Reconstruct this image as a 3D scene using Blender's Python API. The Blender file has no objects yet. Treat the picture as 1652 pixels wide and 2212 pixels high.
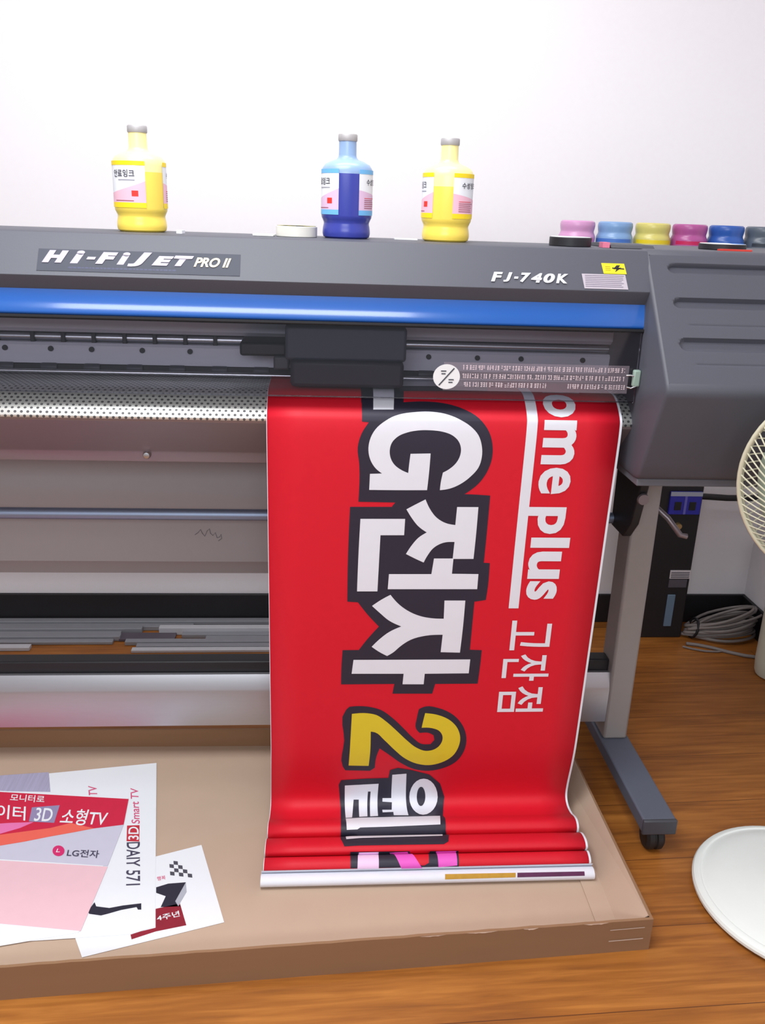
import bpy, bmesh, math, random
from mathutils import Vector, Matrix
from mathutils.geometry import tessellate_polygon
random.seed(7)
SC = bpy.context.scene
COL = SC.collection
PI = math.pi

# ------------------------------------------------------------------ camera
PITCH, ROLL, YAW, EYE = math.radians(19.1), math.radians(2.0), math.radians(4.6), 1.36
fw = Vector((math.sin(YAW)*math.cos(PITCH), math.cos(YAW)*math.cos(PITCH), -math.sin(PITCH)))
r0 = Vector((math.cos(YAW), -math.sin(YAW), 0)); u0 = r0.cross(fw)
rt = r0*math.cos(ROLL) + u0*math.sin(ROLL); up = u0*math.cos(ROLL) - r0*math.sin(ROLL)
cam = bpy.data.cameras.new('camera'); co = bpy.data.objects.new('camera', cam); COL.objects.link(co)
M = Matrix((rt, up, -fw)).transposed().to_4x4(); M.translation = (0, 0, EYE)
co.matrix_world = M
cam.sensor_fit = 'HORIZONTAL'; cam.sensor_width = 36; cam.lens = 36*1880/1652; cam.clip_start = .02
SC.camera = co

# ------------------------------------------------------------------ world, lights, exposure
w = bpy.data.worlds.new('world'); SC.world = w; w.use_nodes = True
w.node_tree.nodes['Background'].inputs[0].default_value = (.86, .93, 1, 1)
w.node_tree.nodes['Background'].inputs[1].default_value = .40
def area(name, loc, target, sx, sy, energy, color):
    l = bpy.data.lights.new(name, 'AREA'); l.shape = 'RECTANGLE'; l.size = sx; l.size_y = sy; l.energy = energy; l.color = color
    o = bpy.data.objects.new(name, l); COL.objects.link(o); o.location = loc
    o.rotation_euler = (Vector(target)-Vector(loc)).to_track_quat('-Z', 'Y').to_euler()
    return o
area('window_daylight', (-.43, -1.5, 1.95), (-.35, 1.8, 1.15), 1.9, .5, 36, (.93, .97, 1))
area('ceiling_daylight', (-.45, .85, 2.57), (-.45, .95, 0), 1.3, 1.0, 44, (.94, .975, 1))
area('ceiling_lamp', (.0, 1.88, 2.57), (.0, 2.0, 0), 1.2, .25, 13, (1, .985, .98))
SC.view_settings.view_transform = 'Standard'; SC.view_settings.look = 'None'
SC.view_settings.gamma = 1; SC.view_settings.use_curve_mapping = False; SC.view_settings.exposure = 0.0

# ------------------------------------------------------------------ helpers
def lin(c): return tuple(((x/255)/12.92 if x <= 10 else ((x/255+.055)/1.055)**2.4) for x in c)
MATS = {}
def mat(name, rgb, rough=.5, metal=0, spec=.5, noise=0, nscale=40, bump=0, coat=0, trans=0, aniso=None):
    if name in MATS: return MATS[name]
    m = bpy.data.materials.new(name); m.use_nodes = True; nt = m.node_tree
    b = nt.nodes['Principled BSDF']; c = (*lin(rgb), 1)
    b.inputs['Base Color'].default_value = c; b.inputs['Roughness'].default_value = rough
    b.inputs['Metallic'].default_value = metal; b.inputs['Specular IOR Level'].default_value = spec
    b.inputs['Coat Weight'].default_value = coat; b.inputs['Coat Roughness'].default_value = .08
    b.inputs['Transmission Weight'].default_value = trans
    if noise or bump:
        tc = nt.nodes.new('ShaderNodeTexCoord'); n = nt.nodes.new('ShaderNodeTexNoise')
        n.inputs['Scale'].default_value = nscale; n.inputs['Detail'].default_value = 4
        src = tc.outputs['Object']
        if aniso:
            mp = nt.nodes.new('ShaderNodeMapping'); mp.inputs['Scale'].default_value = aniso
            nt.links.new(src, mp.inputs[0]); src = mp.outputs[0]
        nt.links.new(src, n.inputs['Vector'])
        if noise:
            mx = nt.nodes.new('ShaderNodeMix'); mx.data_type = 'RGBA'
            mx.inputs[6].default_value = (*[v*(1-noise) for v in c[:3]], 1); mx.inputs[7].default_value = (*[min(1, v*(1+noise)) for v in c[:3]], 1)
            nt.links.new(n.outputs['Fac'], mx.inputs[0]); nt.links.new(mx.outputs[2], b.inputs['Base Color'])
        if bump:
            bp = nt.nodes.new('ShaderNodeBump'); bp.inputs['Strength'].default_value = bump; bp.inputs['Distance'].default_value = .002
            nt.links.new(n.outputs['Fac'], bp.inputs['Height']); nt.links.new(bp.outputs[0], b.inputs['Normal'])
    MATS[name] = m; return m

class G:
    """collects verts and faces of one mesh"""
    def __init__(s): s.v = []; s.f = []
    def add(s, v, f):
        n = len(s.v); s.v += [tuple(p) for p in v]; s.f += [tuple(i+n for i in q) for q in f]; return s
    def box(s, a, b, rot=0, piv=None):
        x0, y0, z0 = a; x1, y1, z1 = b
        v = [(x0,y0,z0),(x1,y0,z0),(x1,y1,z0),(x0,y1,z0),(x0,y0,z1),(x1,y0,z1),(x1,y1,z1),(x0,y1,z1)]
        if rot:
            px, py = piv or ((x0+x1)/2, (y0+y1)/2); c, sn = math.cos(rot), math.sin(rot)
            v = [(px+(x-px)*c-(y-py)*sn, py+(x-px)*sn+(y-py)*c, z) for x, y, z in v]
        return s.add(v, [(0,3,2,1),(4,5,6,7),(0,1,5,4),(1,2,6,5),(2,3,7,6),(3,0,4,7)])
    def prism(s, prof, x0, x1):            # closed (y,z) profile extruded along x
        n = len(prof); v = [(x0,y,z) for y,z in prof]+[(x1,y,z) for y,z in prof]
        f = [(i,(i+1)%n,(i+1)%n+n,i+n) for i in range(n)]
        tri = tessellate_polygon([[Vector((y,z,0)) for y,z in prof]])
        f += [tuple(t) for t in tri]+[tuple(i+n for i in reversed(t)) for t in tri]
        return s.add(v, f)
    def poly(s, pts, z0, z1):              # closed (x,y) outline extruded in z
        n = len(pts); v = [(x,y,z0) for x,y in pts]+[(x,y,z1) for x,y in pts]
        f = [(i,(i+1)%n,(i+1)%n+n,i+n) for i in range(n)]
        tri = tessellate_polygon([[Vector((x,y,0)) for x,y in pts]])
        f += [tuple(reversed(t)) for t in tri]+[tuple(i+n for i in t) for t in tri]
        return s.add(v, f)
    def lathe(s, prof, n=40, c=(0,0,0), a0=0, a1=2*PI, axis='z'):
        full = abs(a1-a0-2*PI) < 1e-6; k = n if full else n+1; v = []; f = []
        for r, z in prof:
            for i in range(k):
                a = a0+(a1-a0)*i/n; p = (r*math.cos(a), r*math.sin(a), z)
                if axis == 'x': p = (p[2], p[0], p[1])
                if axis == 'y': p = (p[0], p[2], p[1])
                v.append((p[0]+c[0], p[1]+c[1], p[2]+c[2]))
        for j in range(len(prof)-1):
            for i in range(n):
                i2 = (i+1) % k if full else i+1
                f.append((j*k+i, j*k+i2, (j+1)*k+i2, (j+1)*k+i))
        return s.add(v, f)
    def tube(s, pts, r, n=8, closed=False):
        P = [Vector(p) for p in pts]; m = len(P); v = []; f = []; ref = None
        for i, p in enumerate(P):
            d = ((P[(i+1) % m]-P[i-1]) if closed else (P[min(i+1,m-1)]-P[max(i-1,0)])).normalized()
            if ref is None: ref = d.orthogonal().normalized()
            a = (ref-d*ref.dot(d)).normalized(); ref = a; b = d.cross(a)
            rr = r[i] if isinstance(r, (list, tuple)) else r
            v += [p+(a*math.cos(2*PI*k/n)+b*math.sin(2*PI*k/n))*rr for k in range(n)]
        for i in range(m if closed else m-1):
            for k in range(n):
                j = (i+1) % m; f.append((i*n+k, i*n+(k+1) % n, j*n+(k+1) % n, j*n+k))
        if not closed: f += [tuple(range(n-1,-1,-1)), tuple((m-1)*n+k for k in range(n))]
        return s.add(v, f)
    def build(s, name, m, parent=None, smooth=None, bevel=0, seg=2, origin=None, solid=0):
        me = bpy.data.meshes.new(name)
        o3 = Vector(origin) if origin else Vector((0,0,0))
        if origin is None and parent is None and s.v:
            o3 = Vector((sum(p[0] for p in s.v)/len(s.v), sum(p[1] for p in s.v)/len(s.v), min(p[2] for p in s.v)))
        me.from_pydata([Vector(p)-o3 for p in s.v], [], s.f)
        bm = bmesh.new(); bm.from_mesh(me); bmesh.ops.remove_doubles(bm, verts=bm.verts, dist=1e-6)
        bmesh.ops.recalc_face_normals(bm, faces=bm.faces); bm.to_mesh(me); bm.free()
        me.materials.append(m)
        o = bpy.data.objects.new(name, me); COL.objects.link(o); o.location = o3
        if parent: put(o, parent)
        if bevel:
            b = o.modifiers.new('bevel', 'BEVEL'); b.width = bevel; b.segments = seg; b.limit_method = 'ANGLE'; b.angle_limit = math.radians(35)
        if solid:
            b = o.modifiers.new('solid', 'SOLIDIFY'); b.thickness = solid; b.offset = -1
        if smooth or bevel:
            me.shade_smooth(); me.set_sharp_from_angle(angle=math.radians(smooth or 35))
        return o
def put(o, parent):
    o.parent = parent; base = parent.location.copy(); q = parent.parent
    while q: base += q.location; q = q.parent
    o.location = o.location-base
def tag(o, label=None, cat=None, group=None, kind=None):
    for k, v in (('label', label), ('category', cat), ('group', group), ('kind', kind)):
        if v: o[k] = v
    return o
def thing(name, loc, label, cat, group=None, rz=0):
    o = bpy.data.objects.new(name, None); COL.objects.link(o); o.location = loc; o.rotation_euler.z = rz
    o.empty_display_size = .05
    return tag(o, label, cat, group)
def dup(root):
    r = root.copy(); COL.objects.link(r)
    for ch in list(root.children):
        c = ch.copy(); COL.objects.link(c); c.parent = r
        for g in list(ch.children):
            d = g.copy(); COL.objects.link(d); d.parent = c
    return r

# text: outlines from Blender's own font, returned flat and unit-boxed
def glyph(txt, fat=0, shear=0):
    cu = bpy.data.curves.new('txt', 'FONT'); cu.body = txt; cu.offset = fat; cu.shear = shear; cu.resolution_u = 4; cu.fill_mode = 'FRONT'
    o = bpy.data.objects.new('txt', cu); COL.objects.link(o)
    me = bpy.data.meshes.new_from_object(o.evaluated_get(bpy.context.evaluated_depsgraph_get()))
    V = [(p.co.x, p.co.y) for p in me.vertices]; F = [tuple(p.vertices) for p in me.polygons]
    bpy.data.objects.remove(o); bpy.data.curves.remove(cu); bpy.data.meshes.remove(me)
    if not V: return [], []
    x0, x1 = min(p[0] for p in V), max(p[0] for p in V); y0, y1 = min(p[1] for p in V), max(p[1] for p in V)
    return [((x-x0)/(x1-x0+1e-9), (y-y0)/(y1-y0+1e-9)) for x, y in V], F
def cut(V, F, axis, step):
    """slice flat faces so that they can bend along one axis"""
    bm = bmesh.new(); vs = [bm.verts.new((x, y, 0)) for x, y in V]
    for f in F:
        try: bm.faces.new([vs[i] for i in f])
        except ValueError: pass
    lo, hi = min(p[axis] for p in V), max(p[axis] for p in V)
    k = math.ceil(lo/step)
    nn = (1,0,0) if axis == 0 else (0,1,0)
    while k*step < hi:
        c = [0,0,0]; c[axis] = k*step
        bmesh.ops.bisect_plane(bm, geom=bm.verts[:]+bm.edges[:]+bm.faces[:], plane_co=c, plane_no=nn, dist=1e-7); k += 1
    bm.verts.index_update(); V = [(v.co.x, v.co.y) for v in bm.verts]; F = [tuple(v.index for v in f.verts) for f in bm.faces]
    bm.free(); return V, F
def soften(poly, n=4, lim=42):
    """round a traced outline, keeping its real corners"""
    P = [Vector(p) for p in poly]; k = len(P); cor = []
    for i in range(k):
        a = P[i]-P[i-1]; b = P[(i+1) % k]-P[i]; cor.append(a.length < 1e-9 or b.length < 1e-9 or a.angle(b) > math.radians(lim))
    out = []
    for i in range(k):
        p1, p2 = P[i], P[(i+1) % k]; c1, c2 = cor[i], cor[(i+1) % k]
        if c1 and c2: out.append(tuple(p1)); continue
        L = (p2-p1).length
        def tang(i):
            a, b = P[i]-P[i-1], P[(i+1) % k]-P[i]; return ((a.normalized()*b.length+b.normalized()*a.length)/(a.length+b.length)).normalized()
        m2 = tang((i+1) % k)*L if not c2 else None; m1 = tang(i)*L if not c1 else None
        if m1 is None: m1 = (p2-p1)*2-m2 if False else (p2-p1)*1.5-m2*.5
        if m2 is None: m2 = (p2-p1)*1.5-m1*.5
        for q in range(n):
            t = q/n; h = 2*t**3-3*t*t+1, t**3-2*t*t+t, -2*t**3+3*t*t, t**3-t*t
            out.append(tuple(p1*h[0]+m1*h[1]+p2*h[2]+m2*h[3]))
    return out
def fill(poly):
    return list(poly), [tuple(t) for t in tessellate_polygon([[Vector((x, y, 0)) for x, y in poly]])]

TRACE = {"black":[[[881,315],[3658,112],[3370,1676],[1678,1798],[1652,2189],[839,2209]],[[845,1799],[1687,1745],[1656,2180],[2062,2150],[2449,2189],[2799,2315],[3101,2523],[3308,2783],[3401,3090],[3405,3311],[3328,3599],[3179,3843],[2919,4067],[2935,4287],[1491,4341],[1555,4258],[824,4249],[821,3472],[782,3129],[849,2853],[982,2632],[850,2620]],[[662,4359],[1492,4351],[1638,4202],[2919,4067],[3437,4091],[3436,4716],[3426,5563],[3551,5570],[3555,6097],[3536,6416],[3302,6456],[652,6458],[645,5412]],[[842,6428],[3299,6426],[3294,7009],[3289,7606],[3546,7618],[3537,8103],[3521,8453],[2594,8454],[2541,8700],[1676,8693],[1707,8447],[561,8450],[562,7971],[578,7606],[920,7604],[1123,7300],[1325,7042],[1074,6751]],[[681,9098],[756,9019],[940,9005],[1209,9032],[1447,9114],[1691,9309],[1977,9616],[2195,9867],[2375,10016],[2584,10027],[2663,9915],[2638,9790],[2531,9726],[2325,9723],[2241,9619],[2242,9315],[2275,9094],[2424,9028],[2698,9071],[3052,9263],[3278,9550],[3377,9862],[3347,10244],[3181,10563],[2948,10728],[2602,10820],[2282,10765],[1955,10564],[1664,10306],[1450,10129],[1389,10346],[1369,10697],[1268,10794],[710,10768],[645,10636],[657,9908]],[[578,11228],[626,11085],[1196,11046],[1697,11034],[1720,10780],[1894,10712],[2205,10790],[2626,10944],[2897,11241],[3026,11633],[2937,12218],[2956,12398],[2931,12790],[2991,13107],[2921,13506],[2815,13576],[1036,13568],[702,13581],[628,13343],[636,11853]],[[829,13692],[2085,13706],[2147,14317],[2370,14326],[2466,14279],[2509,13717],[3123,13722],[3096,14367],[836,14350]]],"white":[[[1116,813],[3319,733],[3223,1287],[1518,1407],[1457,2369],[1066,2377]],[[1028,3994],[1033,3660],[1267,3650],[1128,3532],[1033,3375],[989,3188],[1006,2987],[1103,2773],[1305,2592],[1541,2481],[1838,2422],[2136,2402],[2432,2442],[2697,2539],[2941,2678],[3102,2847],[3184,3063],[3202,3282],[3152,3505],[3014,3689],[2812,3857],[2604,3953],[2422,3984],[2432,3803],[2460,3616],[2577,3544],[2705,3415],[2771,3272],[2782,3131],[2726,2976],[2592,2855],[2409,2791],[2169,2765],[1932,2772],[1726,2814],[1551,2893],[1437,3018],[1399,3182],[1426,3338],[1500,3463],[1641,3572],[1779,3634],[1790,3428],[1805,3239],[2195,3227],[2187,3613],[2168,3987],[1599,3994]],[[2790,4338],[3218,4337],[3217,4920],[3205,5474],[2776,5476],[2789,5099],[2555,5121],[2373,5231],[2257,5403],[2186,5559],[2041,5490],[1815,5371],[1931,5166],[2048,5013],[2213,4893],[2035,4760],[1903,4595],[1779,4397],[1949,4297],[2149,4183],[2263,4409],[2397,4574],[2590,4689],[2780,4728]],[[2393,5468],[2792,5466],[2783,5810],[3333,5815],[3334,6162],[1476,6166],[1488,5822],[2359,5819]],[[873,4610],[1764,4603],[1759,4957],[1284,4961],[1265,6216],[846,6217],[854,5411]],[[2668,6426],[3105,6426],[3100,7045],[3078,7673],[2663,7660],[2680,7237],[2327,7258],[2005,7358],[1783,7525],[1657,7656],[1523,7749],[1362,7655],[1188,7523],[1351,7337],[1540,7171],[1794,7036],[1530,6897],[1330,6715],[1164,6553],[1351,6410],[1538,6295],[1706,6499],[1907,6661],[2171,6788],[2434,6843],[2679,6854]],[[812,7840],[3313,7841],[3305,8187],[2351,8192],[2342,8456],[1884,8452],[1895,8189],[780,8182]],[[717,11252],[1484,11211],[1472,12190],[1294,12207],[1314,11450],[1252,11449],[1233,12205],[1050,12222],[1050,11663],[931,11661],[887,12255],[745,12281]],[[1778,10926],[2099,10896],[2159,12184],[1829,12171],[1827,12025],[1585,12036],[1582,11937],[1797,11943],[1810,11739],[1592,11721],[1593,11636],[1795,11639]],[[2869,11631],[2856,11739],[2814,11845],[2749,11958],[2668,12068],[2579,12148],[2492,12175],[2413,12142],[2345,12058],[2289,11946],[2248,11834],[2221,11729],[2211,11620],[2217,11492],[2243,11357],[2287,11237],[2349,11144],[2423,11085],[2506,11066],[2592,11088],[2675,11151],[2750,11247],[2811,11369],[2852,11504]],[[743,12338],[1087,12285],[2865,12256],[2819,12666],[1586,12694],[1057,12699],[992,12736],[761,12741]],[[738,13216],[1069,12912],[2881,12886],[2820,13297],[1038,13329],[747,13369]]],"hole":[[[2581,11615],[2578,11676],[2567,11729],[2548,11776],[2525,11814],[2499,11839],[2473,11848],[2448,11838],[2426,11813],[2409,11774],[2395,11727],[2387,11672],[2383,11612],[2384,11545],[2390,11476],[2402,11413],[2420,11364],[2442,11334],[2467,11324],[2493,11335],[2519,11366],[2542,11416],[2562,11479],[2575,11548]]],"yellow":[[[810,9199],[1146,9186],[1350,9237],[1559,9400],[1808,9655],[2060,9927],[2277,10120],[2490,10209],[2696,10156],[2824,9988],[2837,9813],[2752,9667],[2593,9595],[2358,9580],[2383,9397],[2416,9196],[2709,9251],[2993,9404],[3161,9610],[3238,9860],[3215,10113],[3095,10375],[2864,10557],[2589,10633],[2305,10580],[2052,10435],[1797,10186],[1544,9899],[1332,9690],[1236,9668],[1243,10126],[1227,10632],[776,10614],[793,9910]]],"pink":[[[1655,13725],[2038,13717],[2209,14204],[2335,14388],[1898,14387],[1806,14194]],[[2640,13721],[3074,13720],[3060,14337],[2666,14367]]],"pale":[[[1010,13707],[1425,13706],[1420,14368],[977,14367]]],"strip_gold":[[[2796,14774],[4279,14780],[4270,14865],[2789,14873]]],"strip_plum":[[[4313,14781],[5737,14785],[5735,14866],[4303,14866]]]}
GLYPHS = [('|', 4458, 5204, 1408, 1754), ('o', 4386, 5032, 1862, 2476), ('m', 4377, 5028, 2534, 3419), ('e', 4378, 5022, 3487, 4044), ('p', 4203, 5010, 4324, 4910), ('l', 4357, 5163, 4992, 5218), ('u', 4349, 5028, 5302, 5922), ('s', 4367, 5015, 5976, 6407), ('고', 4142, 5004, 6901, 7621), ('잔', 4032, 5060, 7723, 8385), ('점', 4011, 5034, 8526, 9186)]
PROF = [[1.86,1.0285],[1.849,1.0285],[1.8335,1.0285],[1.8155,1.0285],[1.797,1.0285],[1.78,1.0285],[1.7639,1.0285],[1.7473,1.0285],[1.7313,1.0284],[1.7168,1.0283],[1.705,1.0282],[1.6964,1.0281],[1.6903,1.0279],[1.6858,1.0277],[1.682,1.0273],[1.678,1.0268],[1.6739,1.026],[1.6703,1.0251],[1.6671,1.024],[1.664,1.0228],[1.661,1.0215],[1.658,1.0201],[1.6552,1.0185],[1.6525,1.0169],[1.6498,1.0151],[1.647,1.0132],[1.6441,1.0112],[1.6412,1.009],[1.6383,1.0067],[1.6356,1.0044],[1.633,1.0022],[1.6306,1.0001],[1.6283,0.998],[1.6261,0.996],[1.6242,0.9938],[1.6225,0.9915],[1.6211,0.9895],[1.6201,0.988],[1.6192,0.986],[1.6185,0.983],[1.618,0.978],[1.6176,0.9722],[1.6173,0.9662],[1.6172,0.9582],[1.6174,0.9467],[1.618,0.93],[1.6191,0.907],[1.6206,0.8788],[1.6224,0.8471],[1.6243,0.8136],[1.626,0.78],[1.6276,0.7462],[1.6292,0.7111],[1.6307,0.6749],[1.6323,0.6378],[1.634,0.6],[1.6358,0.5605],[1.6376,0.519],[1.6395,0.4774],[1.6413,0.4371],[1.643,0.4],[1.6446,0.3654],[1.6462,0.3321],[1.6476,0.3011],[1.6491,0.2734],[1.6505,0.25],[1.6517,0.2325],[1.6528,0.2202],[1.6538,0.2108],[1.6552,0.2015],[1.657,0.19],[1.6597,0.1753],[1.6631,0.1592],[1.6666,0.1428],[1.6698,0.1277],[1.672,0.115],[1.6734,0.1051],[1.6743,0.0971],[1.6746,0.0906],[1.6742,0.085],[1.673,0.08],[1.6708,0.0756],[1.6677,0.0721],[1.664,0.0694],[1.6597,0.0674],[1.655,0.066],[1.6497,0.0652],[1.6436,0.0653],[1.6372,0.0659],[1.6309,0.0668],[1.625,0.068],[1.6196,0.0696],[1.6143,0.0718],[1.6092,0.0742],[1.6044,0.0764],[1.6,0.078],[1.596,0.0791],[1.5924,0.0799],[1.5891,0.0803],[1.586,0.0804],[1.583,0.08],[1.5801,0.0791],[1.5773,0.0778],[1.5747,0.0761],[1.5726,0.0741],[1.571,0.072],[1.5702,0.0694],[1.5701,0.0662],[1.5704,0.0629],[1.5708,0.06],[1.571,0.058],[1.5675,0.061],[1.5625,0.0653],[1.5567,0.0701],[1.5507,0.0746],[1.545,0.078],[1.5395,0.0802],[1.5336,0.0817],[1.5279,0.0827],[1.5226,0.0831],[1.518,0.083],[1.514,0.0824],[1.5105,0.0812],[1.5075,0.0795],[1.5052,0.0774],[1.504,0.075],[1.5042,0.0719],[1.5056,0.068],[1.5077,0.064],[1.5097,0.0605],[1.511,0.058],[1.5091,0.0599],[1.5065,0.0626],[1.5034,0.0656],[1.5002,0.0683],[1.497,0.07],[1.4938,0.0706],[1.4903,0.0706],[1.4868,0.07],[1.4837,0.0691],[1.481,0.068],[1.4788,0.0666],[1.4768,0.0648],[1.4752,0.0627],[1.4742,0.0604],[1.474,0.058],[1.4749,0.0551],[1.4769,0.0516],[1.4793,0.0482],[1.4815,0.0451],[1.483,0.043],[1.4809,0.0441],[1.4779,0.0458],[1.4745,0.0477],[1.471,0.0492],[1.468,0.05],[1.4653,0.05],[1.4626,0.0494],[1.46,0.0485],[1.4578,0.0473],[1.456,0.046],[1.4547,0.0445],[1.4537,0.0427],[1.453,0.0408],[1.4528,0.0388],[1.453,0.037],[1.4536,0.0352],[1.4547,0.0334],[1.4561,0.0317],[1.4579,0.0302],[1.46,0.029],[1.4627,0.0283],[1.4661,0.0279],[1.4697,0.0277],[1.4728,0.0276],[1.475,0.0275]]
FLAT = {"P":[[-11091,18291],[-4369,17600],[-4490,13521],[-5868,13247],[-8403,12794]],"W":[[-10136,18052],[-3957,18956],[-3063,13629],[-3488,13449],[-7547,13243]],"F":[[-2461,15929],[-1740,13698],[-4284,12939],[-5309,14902]],"P_red":[[-10244,18195],[-7416,17870],[-4356,17530],[-4284,16618],[-4625,16560],[-4910,16511],[-5322,16394],[-5798,16270],[-6295,16122],[-6791,16004],[-9105,15685]],"P_orange":[[-9247,15998],[-7576,16214],[-6910,16357],[-6397,16453],[-5877,16550],[-5477,16708],[-4910,16511],[-5322,16394],[-5798,16270],[-6295,16122],[-6791,16004],[-9105,15685]],"P_swoosh":[[-9648,16881],[-7392,16705],[-6819,16746],[-6307,16760],[-6542,16569],[-6919,16385],[-7580,16225],[-9259,16024]],"P_grey":[[-9105,15685],[-6791,16004],[-6295,16122],[-5798,16270],[-5322,16394],[-4910,16511],[-4284,16618],[-4345,15311],[-6651,15584],[-9128,15737]],"P_blush":[[-9105,15685],[-6639,15548],[-4340,15286],[-4459,13552],[-6051,13792],[-8336,13991]],"P_logo":[[-5366,15798],[-5359,15746],[-5364,15700],[-5383,15664],[-5412,15641],[-5449,15634],[-5491,15644],[-5533,15668],[-5572,15706],[-5603,15753],[-5624,15806],[-5632,15858],[-5627,15904],[-5609,15941],[-5580,15965],[-5542,15972],[-5500,15962],[-5457,15937],[-5418,15898],[-5387,15850]],"P_box3d":[[-6500,17275],[-5890,17337],[-5843,16719],[-6417,16780]],"W_block":[[-9610,18519],[-7637,18526],[-6508,18634],[-6247,17854],[-9404,18028]],"W_rifle":[[-4436,14038],[-4419,14169],[-4378,14302],[-4318,14188],[-4050,14135],[-3798,14193],[-3443,14239],[-3411,14069],[-3477,14071],[-3517,14139],[-3806,14073],[-4048,13981],[-4169,13942],[-4409,13993]],"W_redtag":[[-4206,16600],[-3928,16609],[-3831,16062],[-4111,16081]],"F_flags":[[-3089,15462],[-3008,15511],[-2388,14999],[-2429,14913],[-2686,15009],[-2994,15019]],"F_dark":[[-3227,14680],[-2997,14777],[-2640,14804],[-2717,14509],[-2777,14281],[-2646,14142],[-3043,14133],[-2991,14425],[-3200,14525]],"F_redpic":[[-3135,14092],[-2674,14219],[-2465,13644],[-3034,13508],[-3455,13330],[-3504,13463],[-3051,13605]],"F_silver":[[-2640,14804],[-2583,14528],[-2696,14143],[-2777,14281],[-2717,14509]]}
FLAT_TEXT = [["P","소형TV",[-5723,16658],[-4681,16561],[-5754,17213],"w"],["P","3D",[-6316,16789],[-5917,16755],[-6389,17260],"w"],["P","데이터",[-7559,16967],[-6506,16806],[-7697,17463],"w"],["P","모니터로",[-7078,17520],[-6270,17426],[-7132,17782],"w"],["P","LG전자",[-5280,15619],[-4592,15547],[-5307,15854],"d"],["W","Smart TV",[-3928,16649],[-4212,17932],[-4120,16672],"p"],["W","DAIY 571",[-4104,16043],[-3850,14737],[-3814,16051],"d"],["W","TV",[-5108,17668],[-5218,18053],[-5311,17674],"p"],["W","3D",[-3852,16117],[-3936,16552],[-4084,16124],"w"],["F","4주년",[-3045,13762],[-2623,13877],[-3088,13914],"w"],["F","행복",[-3234,14857],[-3068,14899],[-3265,14978],"p"]]

# ------------------------------------------------------------------ materials
def math_chain():
    m = bpy.data.materials.new('floor_wood'); m.use_nodes = True; nt = m.node_tree; N = nt.nodes; L = nt.links
    b = N['Principled BSDF']; tc = N.new('ShaderNodeTexCoord'); mp = N.new('ShaderNodeMapping')
    mp.inputs['Rotation'].default_value = (0, 0, -.035); L.new(tc.outputs['Object'], mp.inputs[0])
    def noise(sc, scale, det, rough=.6):
        q = N.new('ShaderNodeMapping'); q.inputs['Scale'].default_value = sc; L.new(mp.outputs[0], q.inputs[0])
        n = N.new('ShaderNodeTexNoise'); n.inputs['Scale'].default_value = scale; n.inputs['Detail'].default_value = det; n.inputs['Roughness'].default_value = rough
        n.inputs['Distortion'].default_value = .6
        L.new(q.outputs[0], n.inputs['Vector']); return n.outputs['Fac']
    br = N.new('ShaderNodeTexBrick'); L.new(mp.outputs[0], br.inputs['Vector']); br.inputs['Scale'].default_value = 1
    br.inputs['Brick Width'].default_value = 3.1; br.inputs['Row Height'].default_value = .19; br.inputs['Mortar Size'].default_value = .0009
    br.inputs['Color1'].default_value = (.30,.30,.30,1); br.inputs['Color2'].default_value = (.75,.75,.75,1); br.inputs['Mortar'].default_value = (0,0,0,1)
    ra = N.new('ShaderNodeValToRGB'); e = ra.color_ramp.elements
    e[0].position = .28; e[0].color = (*lin((108, 62, 26)), 1); e[1].position = .72; e[1].color = (*lin((190, 124, 56)), 1)
    mid = e.new(.5); mid.color = (*lin((154, 94, 38)), 1)
    g1 = noise((.9, 17, 1), 4, 8); g2 = noise((1.2, 5, 1), 1.6, 3)
    a = N.new('ShaderNodeMath'); a.operation = 'MULTIPLY_ADD'; L.new(g1, a.inputs[0]); a.inputs[1].default_value = .62; 
    a2 = N.new('ShaderNodeMath'); a2.operation = 'MULTIPLY'; L.new(g2, a2.inputs[0]); a2.inputs[1].default_value = .40; L.new(a2.outputs[0], a.inputs[2])
    a3 = N.new('ShaderNodeMath'); a3.operation = 'MULTIPLY_ADD'; L.new(br.outputs['Color'], a3.inputs[0]); a3.inputs[1].default_value = .12; L.new(a.outputs[0], a3.inputs[2])
    sub = N.new('ShaderNodeMath'); sub.operation = 'SUBTRACT'; L.new(a3.outputs[0], sub.inputs[0]); sub.inputs[1].default_value = .06
    L.new(sub.outputs[0], ra.inputs[0])
    mx = N.new('ShaderNodeMix'); mx.data_type = 'RGBA'; L.new(br.outputs['Fac'], mx.inputs[0]); L.new(ra.outputs[0], mx.inputs[6]); mx.inputs[7].default_value = (*lin((92, 52, 24)), 1)
    L.new(mx.outputs[2], b.inputs['Base Color']); b.inputs['Roughness'].default_value = .42; b.inputs['Specular IOR Level'].default_value = .4
    return m
M_FLOOR = math_chain()
M_WALL = mat('wall_paint', (243, 240, 244), .85, noise=.015, nscale=60, bump=.08)
M_CEIL = mat('ceiling_paint', (235, 233, 230), .9, noise=.01)
M_BASE = mat('baseboard_black', (26, 25, 29), .5, noise=.1)
M_GREY = mat('printer_grey', (76, 78, 88), .5, noise=.03, nscale=300, bump=.05)
M_GREYD = mat('printer_dark_grey', (66, 68, 76), .5, noise=.03, nscale=300)
M_BLUE = mat('blue_gloss', (38, 98, 184), .17, coat=.6, noise=.01)
M_BLACK = mat('black_plastic', (27, 27, 32), .5, noise=.08)
M_RAIL = mat('rail_grey', (212, 212, 222), .5, metal=.1, noise=.05, aniso=(.4, 8, 8))
M_STEEL = mat('brushed_steel', (205, 207, 212), .32, metal=1, noise=.05, aniso=(.3, 12, 12))
M_ALU = mat('beam_aluminium', (190, 190, 196), .36, metal=.85, noise=.04, aniso=(.3, 10, 10))
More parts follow.
